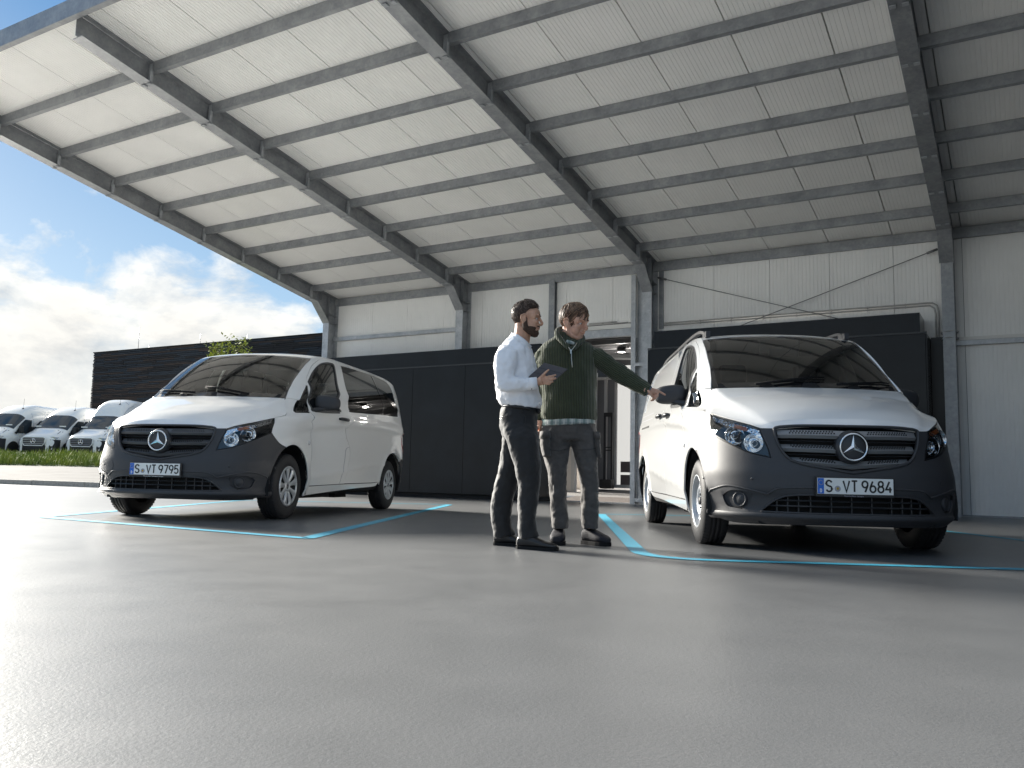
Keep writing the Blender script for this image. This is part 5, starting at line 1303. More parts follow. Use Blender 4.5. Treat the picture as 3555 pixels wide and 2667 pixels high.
def head_blobs(b, T, s=1):
    # T maps head frame (+x forward, +y left, +z up) to world
    R3 = T.to_3x3()
    def E(c, r, rot=None): ell(b, T @ (Vector(c)*s), [q*s for q in r], R3 @ rot if rot else R3)
    def TU(pts, r): b.tube([T @ (Vector(p)*s) for p in pts], [q*s for q in r], 10)
    E((-.014, 0, .042), (.100, .078, .088)); E((.030, 0, .050), (.064, .066, .058)); E((.028, 0, -.012), (.060, .062, .080)); E((.040, 0, -.055), (.048, .050, .046)); E((-.038, 0, -.045), (.044, .052, .045))
    for q in (1, -1):
        TU(jaw_path(q), [.012, .018, .020, .020, .018, .016])
        E((.040, q*.040, -.040), (.040, .026, .046)); E((.084, q*.028, .036), (.013, .026, .009), Matrix.Rotation(radians(8*q), 3, 'X')); E((.066, q*.045, -.012), (.024, .019, .018)); E((.1035, q*.0115, -.026), (.010, .008, .008))
        E((-.012, q*.081, .000), (.019, .007, .034), Matrix.Rotation(radians(-12), 3, 'Y')); TU([(.006, q*.083, .018), (-.008, q*.092, .035), (-.031, q*.094, .020), (-.030, q*.090, -.008), (-.010, q*.083, -.034)], [.004, .005, .005, .005, .006])
        E((.068, q*.031, .0185), (.016, .017, .0055)); E((.068, q*.031, .0035), (.0155, .016, .004)); E((.050, q*.058, .03), (.025, .012, .03))
    TU([(.085, 0, .036), (.094, 0, .022), (.106, 0, .000), (.1175, 0, -.018)], [.010, .0085, .0105, .011])
    E((.111, 0, -.023), (.012, .013, .009)); E((.086, 0, -.050), (.016, .026, .008)); E((.0905, 0, -.0505), (.010, .020, .0055)); E((.0885, 0, -.062), (.010, .018, .0065)); E((.085, 0, -.036), (.011, .022, .014)); E((.080, 0, -.092), (.015, .022, .015)); E((.077, 0, -.074), (.012, .03, .014))
def face_bits(T, par, s, skin, smile=True):
    hm = M_hairA if skin is M_skinA else M_hairB
    for q in (1, -1):
        b = MB(); ell(b, T @ (Vector((.0715, q*.031, .0108))*s), [.0118*s]*3, n=8); b.build('eye', M_eye, par, fixn=False)
        b = MB(); ell(b, T @ (Vector((.0812, q*.0315+.001, .0100))*s), [.0032*s, .0056*s, .0052*s], T.to_3x3(), n=6); b.build('iris', M_iris, par, fixn=False)
        b = MB(); b.tube([T @ (Vector(p)*s) for p in ((.0950, q*.011, .0355), (.0965, q*.022, .0425), (.0905, q*.036, .0435), (.079, q*.050, .035))], [.0030*s, .0042*s, .0036*s, .0016*s], 6); b.build('eyebrow', hm, par)
        b = MB(); b.tube([T @ (Vector(p)*s) for p in ((.0805, q*.018, .0145), (.0848, q*.030, .0175), (.0775, q*.044, .0135))], [.0010*s, .0014*s, .0010*s], 6); b.build('eyelashes', hm, par)
    b = MB()
    b.tube([T @ (Vector(p)*s) for p in ((.082, -.028, -.0525), (.0935, -.017, -.0565), (.0985, 0, -.0575), (.0935, .017, -.0565), (.082, .028, -.0525))], [.0012*s, .0022*s, .0026*s, .0022*s, .0012*s], 6); b.build('mouth', M_lip, par)
def hairdo(T, par, s, m, style):
    R3 = T.to_3x3(); b = MB(); rnd = random.Random(11 if style == 'short' else 5)
    C = Vector((-.015, 0, .043)); r0 = Vector((.102, .081, .090))
    def surf(th, ph, k=1.0):
        return Vector((C.x+r0.x*k*cos(ph)*cos(th), C.y+r0.y*k*cos(ph)*sin(th), C.z+r0.z*k*sin(ph)))
    def line(th):
        a = abs(th)
        if style == 'short': return interp(a, [0, .5, .85, 1.15, 1.45, 1.62, 1.8, 2.3, pi], [.66, .54, .44, .36, -.02, -.10, -.62, -1.15, -1.2])
        return interp(a, [0, .6, 1.0, 1.25, 1.62, 1.85, 2.4, pi], [.70, .60, .46, .38, .34, -.55, -1.15, -1.15])
    def vol(th, ph):
        t = max(0, sin(ph)); f = max(0, cos(th))
        if style == 'short': return 1.015+.11*t+.20*t*f*(1-.4*t)
        return 1.06+.10*t+.05*(1-t)*max(0, -cos(th))+.06*f*t
    n = 44; m_ = 14; vs = []
    for k in range(n):
        th = -pi+2*pi*k/n; l = line(th)
        for j in range(m_):
            u_ = j/(m_-1); ph = l+(pi/2-l)*u_; vs.append(T @ (surf(th, ph, 1+(vol(th, ph)-1)*min(1, .15+j/3))*s))
    b.add(vs, [(k*m_+j, ((k+1) % n)*m_+j, ((k+1) % n)*m_+j+1, k*m_+j+1) for k in range(n) for j in range(m_-1)], 0, True)
    if style == 'short':
        for i in range(1500):
            th = rnd.uniform(-pi, pi); l = line(th); ph = l+.04+(pi/2-l)*rnd.random()**.75; top = max(0, sin(ph)-.25)
            ln = (.10+.30*top)*rnd.uniform(.5, 1.1); p_ = []
            dth, dph = rnd.uniform(-.5, .5)+(-.0), (-.8 if sin(ph) < .5 else rnd.uniform(-.6, .6)); sg = -1 if th > 0 else 1
            for k in range(4):
                u_ = k/3; t2, p2 = th+sg*.5*ln*u_*(1 if top > 0 else .2)+dth*ln*u_, ph+dph*ln*u_
                p_.append(T @ (surf(t2, p2, vol(t2, p2)+.018*sin(u_*pi)*(.3+2*top)+.004)*s))
            r_ = (.0016+.0022*min(1, top*2))*s; b.tube(p_, [r_, r_*1.1, r_, r_*.3], 5, caps=False, mi=1 if rnd.random() < .35 else 0)
    else:
        for i in range(760):
            side = rnd.random(); y0 = .018+rnd.gauss(0, .012)          # parting a little left of the crown
            fx = rnd.uniform(-1.25, 1.0); th0 = atan2(y0+.001, fx*.09); ph0 = 1.25-.35*abs(fx)
            th1 = rnd.uniform(-pi, pi); l = line(th1)
            ph1 = l+rnd.uniform(-.24, .2)+(.5*rnd.random() if rnd.random() < .3 else 0); w_ = rnd.uniform(-.06, .06); f_ = rnd.uniform(3, 7); kk = rnd.uniform(-.01, .05); p_ = []
            p0 = Vector((cos(ph0)*cos(th0), cos(ph0)*sin(th0), sin(ph0))); p1 = Vector((cos(ph1)*cos(th1), cos(ph1)*sin(th1), sin(ph1)))
            if cos(th1) > .1: p1 += Vector((.10, -.28, .05))
            for k in range(9):
                u_ = .12+.88*k/8; d = (p0.lerp(p1, u_)).normalized(); d = (d+Vector((0, w_*sin(u_*f_), w_*cos(u_*f_)))*.8).normalized()
                ph, th = asin(max(-1, min(1, d.z))), atan2(d.y, d.x); p_.append(T @ (surf(th, ph, vol(th, ph)+kk+.012*sin(u_*f_+i)-.05*max(0, u_-.85))*s))
            r_ = rnd.uniform(.0022, .0042)*s; b.tube(p_, [r_*.5, r_, r_*1.1, r_*1.1, r_*1.1, r_, r_, r_*.7, r_*.2], 5, caps=False, mi=1 if rnd.random() < .4 else 0)
    o_ = b.build('hair', [m, M_hairA2 if m is M_hairA else M_hairB2], par, fixn=False); wrinkle(o_, .03, .010 if style == 'short' else .014)
def finger(b, pts, r): b.tube(pts, [r, r, r*.95, r*.8][:len(pts)] if len(pts) <= 4 else r, 10); ell(b, pts[-1], [r*.82]*3, n=6)
# ---------------------------------------------------------------- man in the white shirt
YA = 6.02
A = thing('person', 'bearded man in white shirt and black trousers holding a dark tablet, seen in profile', 'person', sv(1800, 1892, YA))
A0 = A.location.copy(); A.location = (A0.x, A0.y, 0); IA = Matrix.Translation((-A0.x, -A0.y, 0))
def rel(b, I):
    b.v = [tuple(I @ Vector(v)) for v in b.v]; return b
kA = YA/2966.3
def ring(Y0, l, r, dy, hd, ex=2.3):
    pl, pr_ = sv(l[0], l[1], Y0+dy), sv(r[0], r[1], Y0+dy); c = (pl+pr_)/2; u = (pr_-pl)/2; return (c, u, Vector((0, hd, 0)), ex)
TA = Matrix.Translation(sv(1829, 1113, YA+.02)) @ Matrix.Rotation(radians(-9), 4, 'Z') @ Matrix.Rotation(radians(4), 4, 'Y')
sA = .98
b = MB(); head_blobs(b, TA, sA)
b.tube([sv(1816, 1135, YA+.02), sv(1812, 1170, YA+.03), sv(1800, 1205, YA+.04)], [.058, .060, .075], 16)
for rr in (ring(YA, (1740, 1230), (1850, 1230), .06, .12),): pass
tors = [ring(YA, (1770, 1200), (1825, 1200), .05, .10), ring(YA, (1735, 1250), (1845, 1250), .06, .15), ring(YA, (1730, 1330), (1860, 1340), .06, .13), ring(YA, (1745, 1400), (1865, 1420), .06, .13), ring(YA, (1745, 1470), (1855, 1480), .06, .14)]
loft(b, tors)
b.tube([sv(1762, 1235, YA-.08), sv(1742, 1335, YA-.12), sv(1800, 1340, YA-.14), sv(1862, 1328, YA-.13)], [.045, .038, .034, .027], 12)
for hp, kn, an, dy in ((( 1805, 1480), (1835, 1660), (1828, 1868), -.07), ((1790, 1480), (1752, 1660), (1745, 1855), .20)):
    b.tube([sv(*hp, YA+dy*.6), sv(*kn, YA+dy), sv(*an, YA+dy)], [.06, .045, .036], 12)
# right hand under the tablet
YH = YA-.16
b.tube([sv(1862, 1328, YA-.13), sv(1872, 1325, YH+.01), sv(1884, 1321, YH)], [.026, .028, .032], 12)
ell(b, sv(1886, 1319, YH), (.036, .016, .034)); 
finger(b, [sv(1876, 1312, YH-.004), sv(1884, 1303, YH-.014), sv(1895, 1293, YH-.014), sv(1904, 1285, YH-.010)], .0095)
finger(b, [sv(1893, 1311, YH-.004), sv(1903, 1308, YH-.016), sv(1917, 1306, YH-.016), sv(1929, 1302, YH-.010)], .0085)
finger(b, [sv(1894, 1318, YH-.004), sv(1905, 1317, YH-.018), sv(1917, 1317, YH-.018), sv(1929, 1313, YH-.011)], .0087)
finger(b, [sv(1893, 1325, YH-.004), sv(1902, 1326, YH-.017), sv(1911, 1328, YH-.017), sv(1919, 1326, YH-.011)], .0082)
finger(b, [sv(1890, 1331, YH-.003), sv(1897, 1333, YH-.014), sv(1904, 1335, YH-.014), sv(1909, 1334, YH-.010)], .0072)
o = rel(b, IA).build('body', M_skinA, A); remesh(o, .0042, 3)
def relc(par, before):
    for o_ in COL.objects:
        if o_.parent is par and o_.name not in before and o_.type == 'MESH': o_.data.transform(IA if par is A else IB)
bf = {o_.name for o_ in COL.objects}
face_bits(TA, A, sA, M_skinA); hairdo(TA, A, sA, M_hairA, 'short')
b = MB()
R3 = TA.to_3x3()
def EB(b, c, r): ell(b, TA @ (Vector(c)*sA), [q*sA for q in r], R3)
for q in (1, -1):
    b.tube([TA @ (Vector(p)*sA) for p in [(.006, q*.072, .012)]+jaw_path(q)], [sA*r for r in (.006, .0135, .0205, .0235, .0235, .0215, .0195)], 10)
    EB(b, (.040, q*.042, -.060), (.038, .024, .034)); EB(b, (.0905, q*.017, -.0420), (.009, .014, .0055), )
EB(b, (.058, 0, -.082), (.036, .038, .024)); EB(b, (.0795, 0, -.090), (.0185, .026, .019)); EB(b, (.0945, 0, -.0415), (.008, .013, .0045)); EB(b, (.084, 0, -.073), (.010, .020, .008))
o = b.build('beard', M_beard, A); remesh(o, .003, 2)
b = MB(); b.tube([TA @ (Vector(p)*sA) for p in ((.0925, -.014, -.0555), (.0985, 0, -.056), (.0925, .014, -.0555))], [.0015, .0022, .0015], 6); b.build('teeth', M_teeth, A)
# shirt
b = MB()
S_ = [ring(YA, (1776, 1160), (1834, 1200), .03, .065), ring(YA, (1752, 1186), (1842, 1206), .05, .12), ring(YA, (1730, 1216), (1851, 1228), .06, .17), ring(YA, (1720, 1262), (1858, 1270), .06, .175), ring(YA, (1720, 1310), (1864, 1310), .06, .165), ring(YA, (1722, 1355), (1872, 1352), .06, .16), ring(YA, (1724, 1385), (1880, 1392), .06, .165), ring(YA, (1736, 1404), (1878, 1412), .06, .16), ring(YA, (1744, 1412), (1870, 1424), .06, .15)]
loft(b, S_, 28)
def rings_tube(b, spec, n=18):
    # spec: (left px, right px, Y centre, half depth)
    loft(b, [ring(0, l, r, y, hd) for l, r, y, hd in spec], n)
rings_tube(b, [((1735, 1200), (1790, 1200), YA-.02, .06), ((1722, 1222), (1800, 1218), YA-.07, .075), ((1713, 1262), (1798, 1262), YA-.10, .075), ((1716, 1305), (1786, 1303), YA-.12, .068), ((1721, 1345), (1783, 1318), YA-.13, .062), ((1738, 1362), (1792, 1314), YA-.135, .056)])
rings_tube(b, [((1730, 1352), (1762, 1312), YA-.13, .055), ((1752, 1363), (1786, 1309), YA-.135, .054), ((1790, 1361), (1800, 1312), YA-.14, .052), ((1828, 1355), (1828, 1314), YA-.14, .045), ((1866, 1351), (1864, 1311), YA-.14, .042)])
# left arm (far side, bent forwards to steady the tablet)
rings_tube(b, [((1790, 1215), (1845, 1215), YA+.20, .06), ((1800, 1270), (1862, 1262), YA+.22, .06), ((1815, 1330), (1872, 1318), YA+.20, .055)])
o = rel(b, IA).build('shirt', M_shirt, A); remesh(o, .008, 5, .6); wrinkle(o, .075, .032); wrinkle(o, .03, .007)
# collar, cuff, buttons
b = MB()
def cp(px, py, dy): return sv(px, py, YA+dy)
for sd, dy in ((-1, -.052), (1, .11)):
    q = [cp(1777, 1156, dy*.3+.02), cp(1800, 1163, dy), cp(1822, 1180, dy*.9), cp(1845, 1203, dy*.45+.01), cp(1838, 1212, dy*.5), cp(1824, 1206, dy*.95), cp(1797, 1186, dy*1.2), cp(1775, 1170, dy*.4+.02)]
    b.add(q, [(0, 1, 6, 7), (1, 2, 5, 6), (2, 3, 4, 5)], 0, True)
o = b.build('collar', M_shirt, A); md = o.modifiers.new('t', 'SOLIDIFY'); md.thickness = .006; 
b = MB(); loft(b, [ring(0, (1834, 1355), (1833, 1312), YA-.14, .047), ring(0, (1866, 1353), (1863, 1309), YA-.14, .047)], 20); o = b.build('cuff', M_shirt, A)
b = MB(); ell(b, cp(1846, 1351, -.185), (.004, .003, .004), n=5); b.build('cuff_button', M_pk, A, fixn=False)
b = MB(); loft(b, [ring(0, (1865, 1340), (1862, 1318), YA-.14, .028), ring(0, (1870, 1339), (1867, 1318), YA-.14, .028)], 16); b.build('watch_strap', M_belt, A)
# trousers
b = MB()
loft(b, [ring(YA, (1743, 1412), (1872, 1430), .06, .145), ring(YA, (1733, 1445), (1867, 1455), .06, .15), ring(YA, (1733, 1480), (1866, 1490), .06, .16), ring(YA, (1744, 1515), (1866, 1520), .06, .15)], 26)
rings_tube(b, [((1742, 1460), (1862, 1470), YA, .09), ((1752, 1520), (1870, 1520), YA-.05, .105), ((1770, 1570), (1874, 1565), YA-.06, .10), ((1786, 1620), (1878, 1610), YA-.07, .095), ((1797, 1676), (1878, 1655), YA-.07, .085), ((1797, 1740), (1870, 1730), YA-.07, .08), ((1797, 1800), (1862, 1800), YA-.07, .078), ((1798, 1850), (1868, 1846), YA-.07, .078), ((1799, 1874), (1872, 1862), YA-.07, .08)])
rings_tube(b, [((1748, 1470), (1850, 1470), YA+.12, .085), ((1742, 1540), (1838, 1540), YA+.16, .095), ((1734, 1610), (1812, 1620), YA+.19, .09), ((1713, 1695), (1792, 1700), YA+.20, .08), ((1704, 1750), (1780, 1750), YA+.20, .076), ((1703, 1800), (1775, 1798), YA+.20, .075), ((1710, 1840), (1778, 1832), YA+.20, .075), ((1716, 1872), (1790, 1856), YA+.20, .078)])
o = rel(b, IA).build('trousers', M_trA, A); remesh(o, .008, 4, .6); wrinkle(o, .09, .026); wrinkle(o, .035, .007)
b = MB(); loft(b, [ring(YA, (1743, 1406), (1873, 1424), .06, .155), ring(YA, (1742, 1415), (1873, 1434), .06, .156)], 28, 2.3); o = rel(b, IA).build('belt', M_belt, A)
b = MB(); b.bar(cp(1866, 1424, -.04), cp(1874, 1432, -.02), .02, .03); rel(b, IA).build('belt_buckle', M_belt, A, bevel=.003)
b = MB(); b.tube([cp(1812, 1422, -.098), cp(1826, 1452, -.103), cp(1822, 1475, -.10), cp(1806, 1487, -.095)], .0022, 5); b.tube([cp(1738, 1447, -.06), cp(1775, 1444, -.095)], .002, 5); rel(b, IA).build('pocket_seam', M_belt, A)
b = MB(); b.tube([cp(1741.5+4*cos(a), 1455.5+4*sin(a), -.075) for a in [2*pi*k/12 for k in range(12)]], .0012, 5, closed=True); rel(b, IA).build('pocket_button', M_metal, A)
def shoe(name, heel, toe, w_, h_, m, par, I, sole=.014, sneaker=False):
    h3, t3 = Vector(heel), Vector(toe); d = (t3-h3); ln = d.length; d.normalize(); s_ = Vector((-d.y, d.x, 0)); b = MB()
    spec = [(0, .55, .7), (.05, .75, .95), (.18, .82, 1.0), (.34, .80, 1.02), (.5, .88, .82), (.66, 1.0, .58), (.82, .95, .44), (.93, .68, .36), (.99, .3, .26)] if not sneaker else [(0, .6, .75), (.06, .8, .95), (.2, .85, 1.0), (.36, .85, 1.0), (.52, .95, .85), (.68, 1.05, .68), (.83, 1.0, .58), (.94, .78, .46), (.99, .45, .34)]
    for t, ww, hh in spec: pass
    loft(b, [(h3+d*ln*t+Vector((0, 0, sole+h_*hh/2)), s_*w_/2*ww, Vector((0, 0, h_*hh/2)), 2.6) for t, ww, hh in spec], 20)
    o = rel(b, I).build(name, m, par); remesh(o, .006, 5, .6)
    b = MB(); pts = []
    for t, ww, _ in spec: pts.append(h3+d*ln*t+s_*w_/2*ww*1.03)
    for t, ww, _ in reversed(spec): pts.append(h3+d*ln*t-s_*w_/2*ww*1.03)
    b.prism([Vector((p.x, p.y, .001)) for p in pts], (0, 0, sole+.006)); rel(b, I).build('sole', M_sole, o)
    if sneaker or True:
        b = MB()
        for k in range(4):
            t = .36+.07*k; c = h3+d*ln*t; zz_ = sole+h_*(.98-.14*k*.9); b.tube([c+s_*w_*.2+Vector((0, 0, zz_-.008)), c+Vector((0, 0, zz_+.004)), c-s_*w_*.2+Vector((0, 0, zz_-.008))], .0022, 5)
        rel(b, I).build('laces', M_pk, o)
    return o
def fl(px, py, Y=None):
    r = sv(px, py, 6)-Vector((0, 0, CAMH)); t = -CAMH/r.z; return Vector((r.x*t, r.y*t, 0))
y1 = YA-.09
shoe('shoe', (sv(1797, 1893, y1).x, y1+.03, 0), (sv(1936, 1898, y1).x, y1-.10, 0), .10, .082, M_shoe, A, IA)
y2 = YA+.20
shoe('shoe', (sv(1714, 1884, y2).x, y2, 0), (sv(1838, 1884, y2).x, y2-.03, 0), .10, .08, M_shoe, A, IA)
relc(A, bf) if False else None
for o_ in list(COL.objects):
    if o_.parent is A and o_.name not in bf and o_.type == 'MESH' and o_.name.split('.')[0] in ('eye', 'iris', 'eyebrow', 'eyelid', 'mouth', 'hair', 'beard', 'teeth', 'collar', 'cuff', 'cuff_button', 'watch_strap'): o_.data.transform(IA)
# tablet in its grey cover
tb = thing('tablet', 'tablet computer in a dark grey cover held by the bearded man', 'tablet', sv(1903, 1296, YA-.14))
T0 = tb.location.copy(); IT = Matrix.Translation(-T0)
c0, c1, c2, c3 = sv(1833, 1309, YA-.10), sv(1889, 1259, YA-.10), sv(1972, 1281, YA-.13), sv(1919, 1335, YA-.15)
c3 = c0+(c2-c1)*.98
nn = (c1-c0).cross(c3-c0).normalized(); nn = -nn if nn.y > 0 else nn
def quad_plate(a, b_, c, d, th, nm, m, par, sh=0, bev=.004):
    q = MB(); cc = (a+b_+c+d)/4; P_ = [cc+(p-cc)*(1-sh) for p in (a, b_, c, d)]; q.prism(P_, nn*-th); return rel(q, IT).build(nm, m, par, bevel=bev)
M_cov = mat('dark_grey_tablet_cover', (.085, .08, .085), .8, bump=.3, bscale=300)
quad_plate(c0, c1, c2, c3, .012, 'cover', M_cov, tb); quad_plate(*[p-nn*.0125 for p in (c0, c1, c2, c3)], .006, 'screen', M_frit, tb, .02)
b = MB(); 
for t in (.34, .67): p_, q_ = c1.lerp(c0, t), c2.lerp(c3, t); b.bar(p_+nn*.0007, q_+nn*.0007, .002, .001, up=nn)
rel(b, IT).build('cover_fold', M_pk, tb)
# ---------------------------------------------------------------- man in the green sweater
YB = 6.46
B_ = thing('person', 'man in dark green ribbed zip sweater and grey cargo trousers pointing to the right', 'person', sv(1990, 1882, YB))
B0 = B_.location.copy(); B_.location = (B0.x, B0.y, 0); IB = Matrix.Translation((-B0.x, -B0.y, 0))
TB = Matrix.Translation(sv(1994, 1123, YB-.02)) @ Matrix.Rotation(radians(-36), 4, 'Z') @ Matrix.Rotation(radians(16), 4, 'Y') @ Matrix.Rotation(radians(5), 4, 'X')
sB = 1.04
b = MB(); head_blobs(b, TB, sB)
b.tube([sv(1982, 1140, YB), sv(1978, 1175, YB+.02), sv(1975, 1215, YB+.04)], [.064, .068, .08], 16)
loft(b, [ring(YB, (1930, 1215), (2020, 1215), .05, .09), ring(YB, (1895, 1270), (2050, 1270), .05, .11), ring(YB, (1900, 1400), (2050, 1400), .05, .11), ring(YB, (1900, 1490), (2050, 1490), .05, .11)])
b.tube([sv(2050, 1225, YB+.03), sv(2160, 1303, YB-.03), sv(2230, 1350, YB-.10)], [.040, .032, .018], 12)
b.tube([sv(1885, 1235, YB+.05), sv(1870, 1350, YB+.10), sv(1872, 1460, YB+.06)], [.045, .038, .027], 12)
for hp, kn, an, dy in (((1945, 1500), (1938, 1660), (1942, 1835), -.02), ((2015, 1500), (2042, 1660), (2046, 1835), -.02)):
    b.tube([sv(*hp, YB), sv(*kn, YB+dy), sv(*an, YB+dy)], [.08, .05, .038], 12)
YP = YB-.14
b.tube([sv(2232, 1352, YB-.105), sv(2240, 1354, YB-.12), sv(2247, 1356, YP)], [.018, .024, .028], 12); ell(b, sv(2258, 1359, YP), (.040, .020, .032), Matrix.Rotation(radians(18), 3, 'Y'))
finger(b, [sv(2270, 1352, YP), sv(2282, 1356, YP-.006), sv(2297, 1364, YP-.008), sv(2309, 1371, YP-.008)], .0092)
finger(b, [sv(2248, 1354, YP-.012), sv(2255, 1364, YP-.026), sv(2262, 1373, YP-.030), sv(2267, 1379, YP-.028)], .0100)
finger(b, [sv(2272, 1360, YP), sv(2284, 1366, YP-.010), sv(2283, 1376, YP-.016), sv(2274, 1379, YP-.010)], .0092)
finger(b, [sv(2270, 1368, YP+.004), sv(2279, 1376, YP-.004), sv(2275, 1384, YP-.012), sv(2265, 1385, YP-.012)], .0088)
finger(b, [sv(2266, 1374, YP+.008), sv(2273, 1383, YP), sv(2268, 1390, YP-.008), sv(2260, 1391, YP-.010)], .0080)
# right hand hanging behind the other man
YR = YB+.03
ell(b, sv(1872, 1483, YR), (.020, .030, .045)); b.tube([sv(1872, 1460, YR), sv(1872, 1475, YR)], [.026, .028], 10)
for k in range(4): finger(b, [sv(1874-3*k+0, 1497, YR-.03+.018*k), sv(1869-1*k, 1508, YR-.03+.018*k), sv(1864, 1512, YR-.03+.018*k)], .0088)
finger(b, [sv(1864, 1480, YR-.03), sv(1863, 1495, YR-.04), sv(1865, 1505, YR-.04)], .0095)
o = rel(b, IB).build('body', M_skinB, B_); remesh(o, .0042, 3)
bf = {o_.name for o_ in COL.objects}
face_bits(TB, B_, sB, M_skinB); hairdo(TB, B_, sB, M_hairB, 'long')
# sweater torso
b = MB()
loft(b, [ring(YB, (1938, 1150), (1998, 1172), .045, .085), ring(YB, (1922, 1172), (2022, 1186), .05, .105), ring(YB, (1888, 1192), (2050, 1194), .05, .125), ring(YB, (1864, 1218), (2068, 1212), .05, .145), ring(YB, (1858, 1260), (2074, 1255), .05, .155), ring(YB, (1872, 1320), (2072, 1320), .045, .155), ring(YB, (1878, 1370), (2068, 1374), .04, .155), ring(YB, (1874, 1420), (2072, 1420), .04, .16), ring(YB, (1872, 1440), (2072, 1440), .04, .16), ring(YB, (1876, 1459), (2069, 1460), .04, .15)], 32, 2.5)
o = rel(b, IB).build('sweater', M_knit, B_); remesh(o, .008, 3, .5); wrinkle(o, .10, .022)
b = MB()
rings_tube(b, [((2036, 1258), (2058, 1206), YB+.03, .070), ((2076, 1282), (2088, 1212), YB+.01, .075), ((2114, 1312), (2128, 1243), YB-.01, .068), ((2150, 1334), (2166, 1268), YB-.03, .064), ((2190, 1354), (2206, 1296), YB-.06, .058), ((2218, 1367), (2236, 1319), YB-.09, .050), ((2236, 1375), (2257, 1335), YB-.115, .050), ((2240, 1377), (2260, 1338), YB-.12, .048)])
o = rel(b, IB).build('sleeve', M_knits, B_); remesh(o, .007, 3, .5); wrinkle(o, .06, .016)
b = MB()
rings_tube(b, [((1858, 1225), (1915, 1200), YB+.04, .07), ((1846, 1270), (1905, 1260), YB+.07, .072), ((1842, 1340), (1898, 1340), YB+.10, .066), ((1848, 1400), (1895, 1400), YB+.08, .058), ((1856, 1460), (1888, 1460), YB+.06, .045)])
o = rel(b, IB).build('sleeve', M_knit, B_); remesh(o, .007, 3, .5)
# turned collar with the zip
b = MB(); q = lambda px, py, dy: sv(px, py, YB+dy)
for pts in ([(1950,1141,.10),(1938,1146,.02),(1934,1162,-.05),(1950,1184,-.095),(1982,1216,-.135)], [(1950,1141,.10),(1985,1150,.12),(2014,1164,.06),(2022,1180,-.03),(2004,1198,-.10),(1982,1216,-.135)]):
    c_ = catmull([q(*p) for p in pts], 4); b.tube(c_, [.019+.004*sin(pi*i/len(c_)) for i in range(len(c_)-1)]+[.008], 10)
o = rel(b, IB).build('sweater_collar', M_knit, B_); remesh(o, .006, 2)
b = MB(); zp = [q(1948,1168,-.088), q(1962,1190,-.125), q(1982,1219,-.150), q(1984,1245,-.165), q(1987,1276,-.172)]; b.tube(catmull(zp, 4), .0032, 5); b.tube(catmull([q(2004,1190,-.115), q(1995,1203,-.138), q(1982,1219,-.150)], 3), .0028, 5)
b.bar(q(1982,1214,-.156), q(1982,1228,-.162), .010, .004, up=(0,1,0)); rel(b, IB).build('zip', M_metal, B_)
# plaid shirt at the neck, hem and cuff
b = MB(); loft(b, [ring(YB, (1946, 1170), (2006, 1188), .03, .082), ring(YB, (1945, 1182), (2012, 1196), .02, .095), ring(YB, (1955, 1200), (2005, 1205), .0, .11)], 20); o = rel(b, IB).build('shirt_collar', M_plaid, B_)
b = MB(); loft(b, [ring(YB, (1880, 1440), (2066, 1440), .04, .14), ring(YB, (1880, 1482), (2066, 1474), .04, .150)], 28, 2.5); o = rel(b, IB).build('shirt_tail', M_plaid, B_); remesh(o, .008, 3); wrinkle(o, .05, .012)
b = MB(); loft(b, [ring(0, (2238, 1373), (2257, 1339), YB-.118, .040), ring(0, (2244, 1375), (2263, 1343), YB-.125, .040)], 18); rel(b, IB).build('shirt_cuff', mat('blue_grey_cuff', (.12, .15, .19), .8), B_)
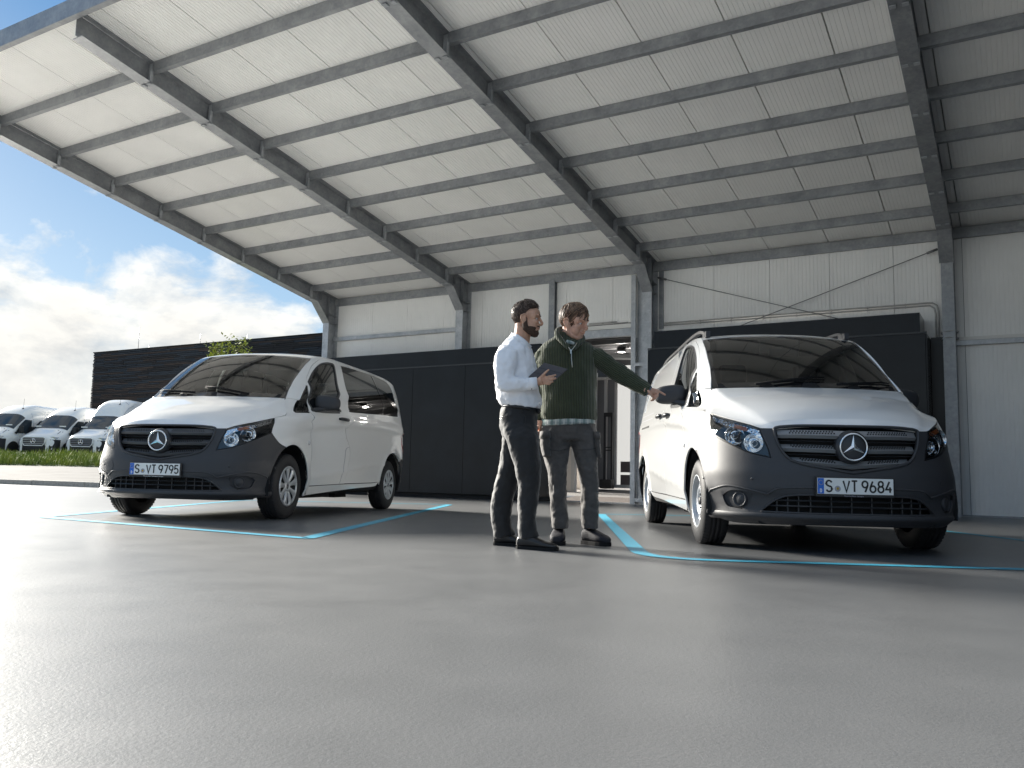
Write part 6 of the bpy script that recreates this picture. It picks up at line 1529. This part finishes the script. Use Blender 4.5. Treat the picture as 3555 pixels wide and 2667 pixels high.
# cargo trousers
b = MB()
loft(b, [ring(YB, (1884, 1462), (2064, 1462), .04, .135), ring(YB, (1880, 1500), (2070, 1500), .04, .14), ring(YB, (1886, 1530), (2074, 1530), .04, .135)], 28, 2.4)
rings_tube(b, [((1880, 1500), (1980, 1500), YB+.03, .11), ((1882, 1540), (1980, 1540), YB+.02, .11), ((1888, 1590), (1975, 1590), YB, .105), ((1902, 1640), (1968, 1640), YB-.02, .095), ((1906, 1690), (1966, 1690), YB-.02, .085), ((1910, 1752), (1966, 1750), YB-.02, .08), ((1914, 1800), (1972, 1800), YB-.02, .082), ((1918, 1835), (1971, 1835), YB-.02, .078)])
rings_tube(b, [((1980, 1500), (2070, 1500), YB+.03, .11), ((1984, 1545), (2077, 1545), YB+.02, .11), ((1996, 1590), (2076, 1590), YB, .105), ((2010, 1640), (2076, 1640), YB-.02, .095), ((2016, 1690), (2078, 1690), YB-.02, .085), ((2018, 1740), (2078, 1740), YB-.02, .08), ((2015, 1800), (2078, 1800), YB-.02, .082), ((2022, 1836), (2075, 1836), YB-.02, .078)])
o = rel(b, IB).build('trousers', M_trB, B_); remesh(o, .008, 3, .5); wrinkle(o, .07, .03); wrinkle(o, .03, .008)
for l_, r_, hh, dy in (((1876, 1502), (1908, 1500), 84, -.05), ((2064, 1502), (2081, 1506), 84, -.03)):
    b = MB()
    loft(b, [ring(YB, (l_[0]+0, l_[1]), (r_[0], r_[1]), dy, .075), ring(YB, (l_[0]-2, l_[1]+hh*.5), (r_[0]+3, r_[1]+hh*.5), dy, .085), ring(YB, (l_[0]+8, l_[1]+hh), (r_[0]+6, r_[1]+hh), dy, .075)], 20, 3.2)
    o = rel(b, IB).build('cargo_pocket', M_trB, B_); remesh(o, .007, 3); wrinkle(o, .04, .012)
    b = MB(); loft(b, [ring(YB, (l_[0]-2, l_[1]-3), (r_[0]+2, r_[1]-3), dy, .082), ring(YB, (l_[0]-4, l_[1]+21), (r_[0]+4, r_[1]+21), dy, .09)], 20, 3.2); rel(b, IB).build('pocket_flap', M_trB, B_)
b = MB()
for pts in ([(1892,1560,-.11),(1940,1566,-.12),(1974,1558,-.10)], [(1998,1562,-.10),(2040,1562,-.12),(2070,1556,-.11)]): b.tube([q(*p) for p in pts], .002, 5)
rel(b, IB).build('knee_seam', M_belt, B_)
shoe('shoe', (sv(1944, 1870, YB).x, YB+.09, 0), (sv(1938, 1880, YB).x-.02, YB-.17, 0), .112, .10, M_snk, B_, IB, .022, True)
shoe('shoe', (sv(2034, 1870, YB).x-.01, YB+.06, 0), (sv(2106, 1884, YB).x, YB-.14, 0), .11, .10, M_snk, B_, IB, .022, True)
for o_ in list(COL.objects):
    if o_.parent is B_ and o_.name not in bf and o_.type == 'MESH' and o_.name.split('.')[0] in ('eye', 'iris', 'eyebrow', 'eyelid', 'mouth', 'hair'): o_.data.transform(IB)
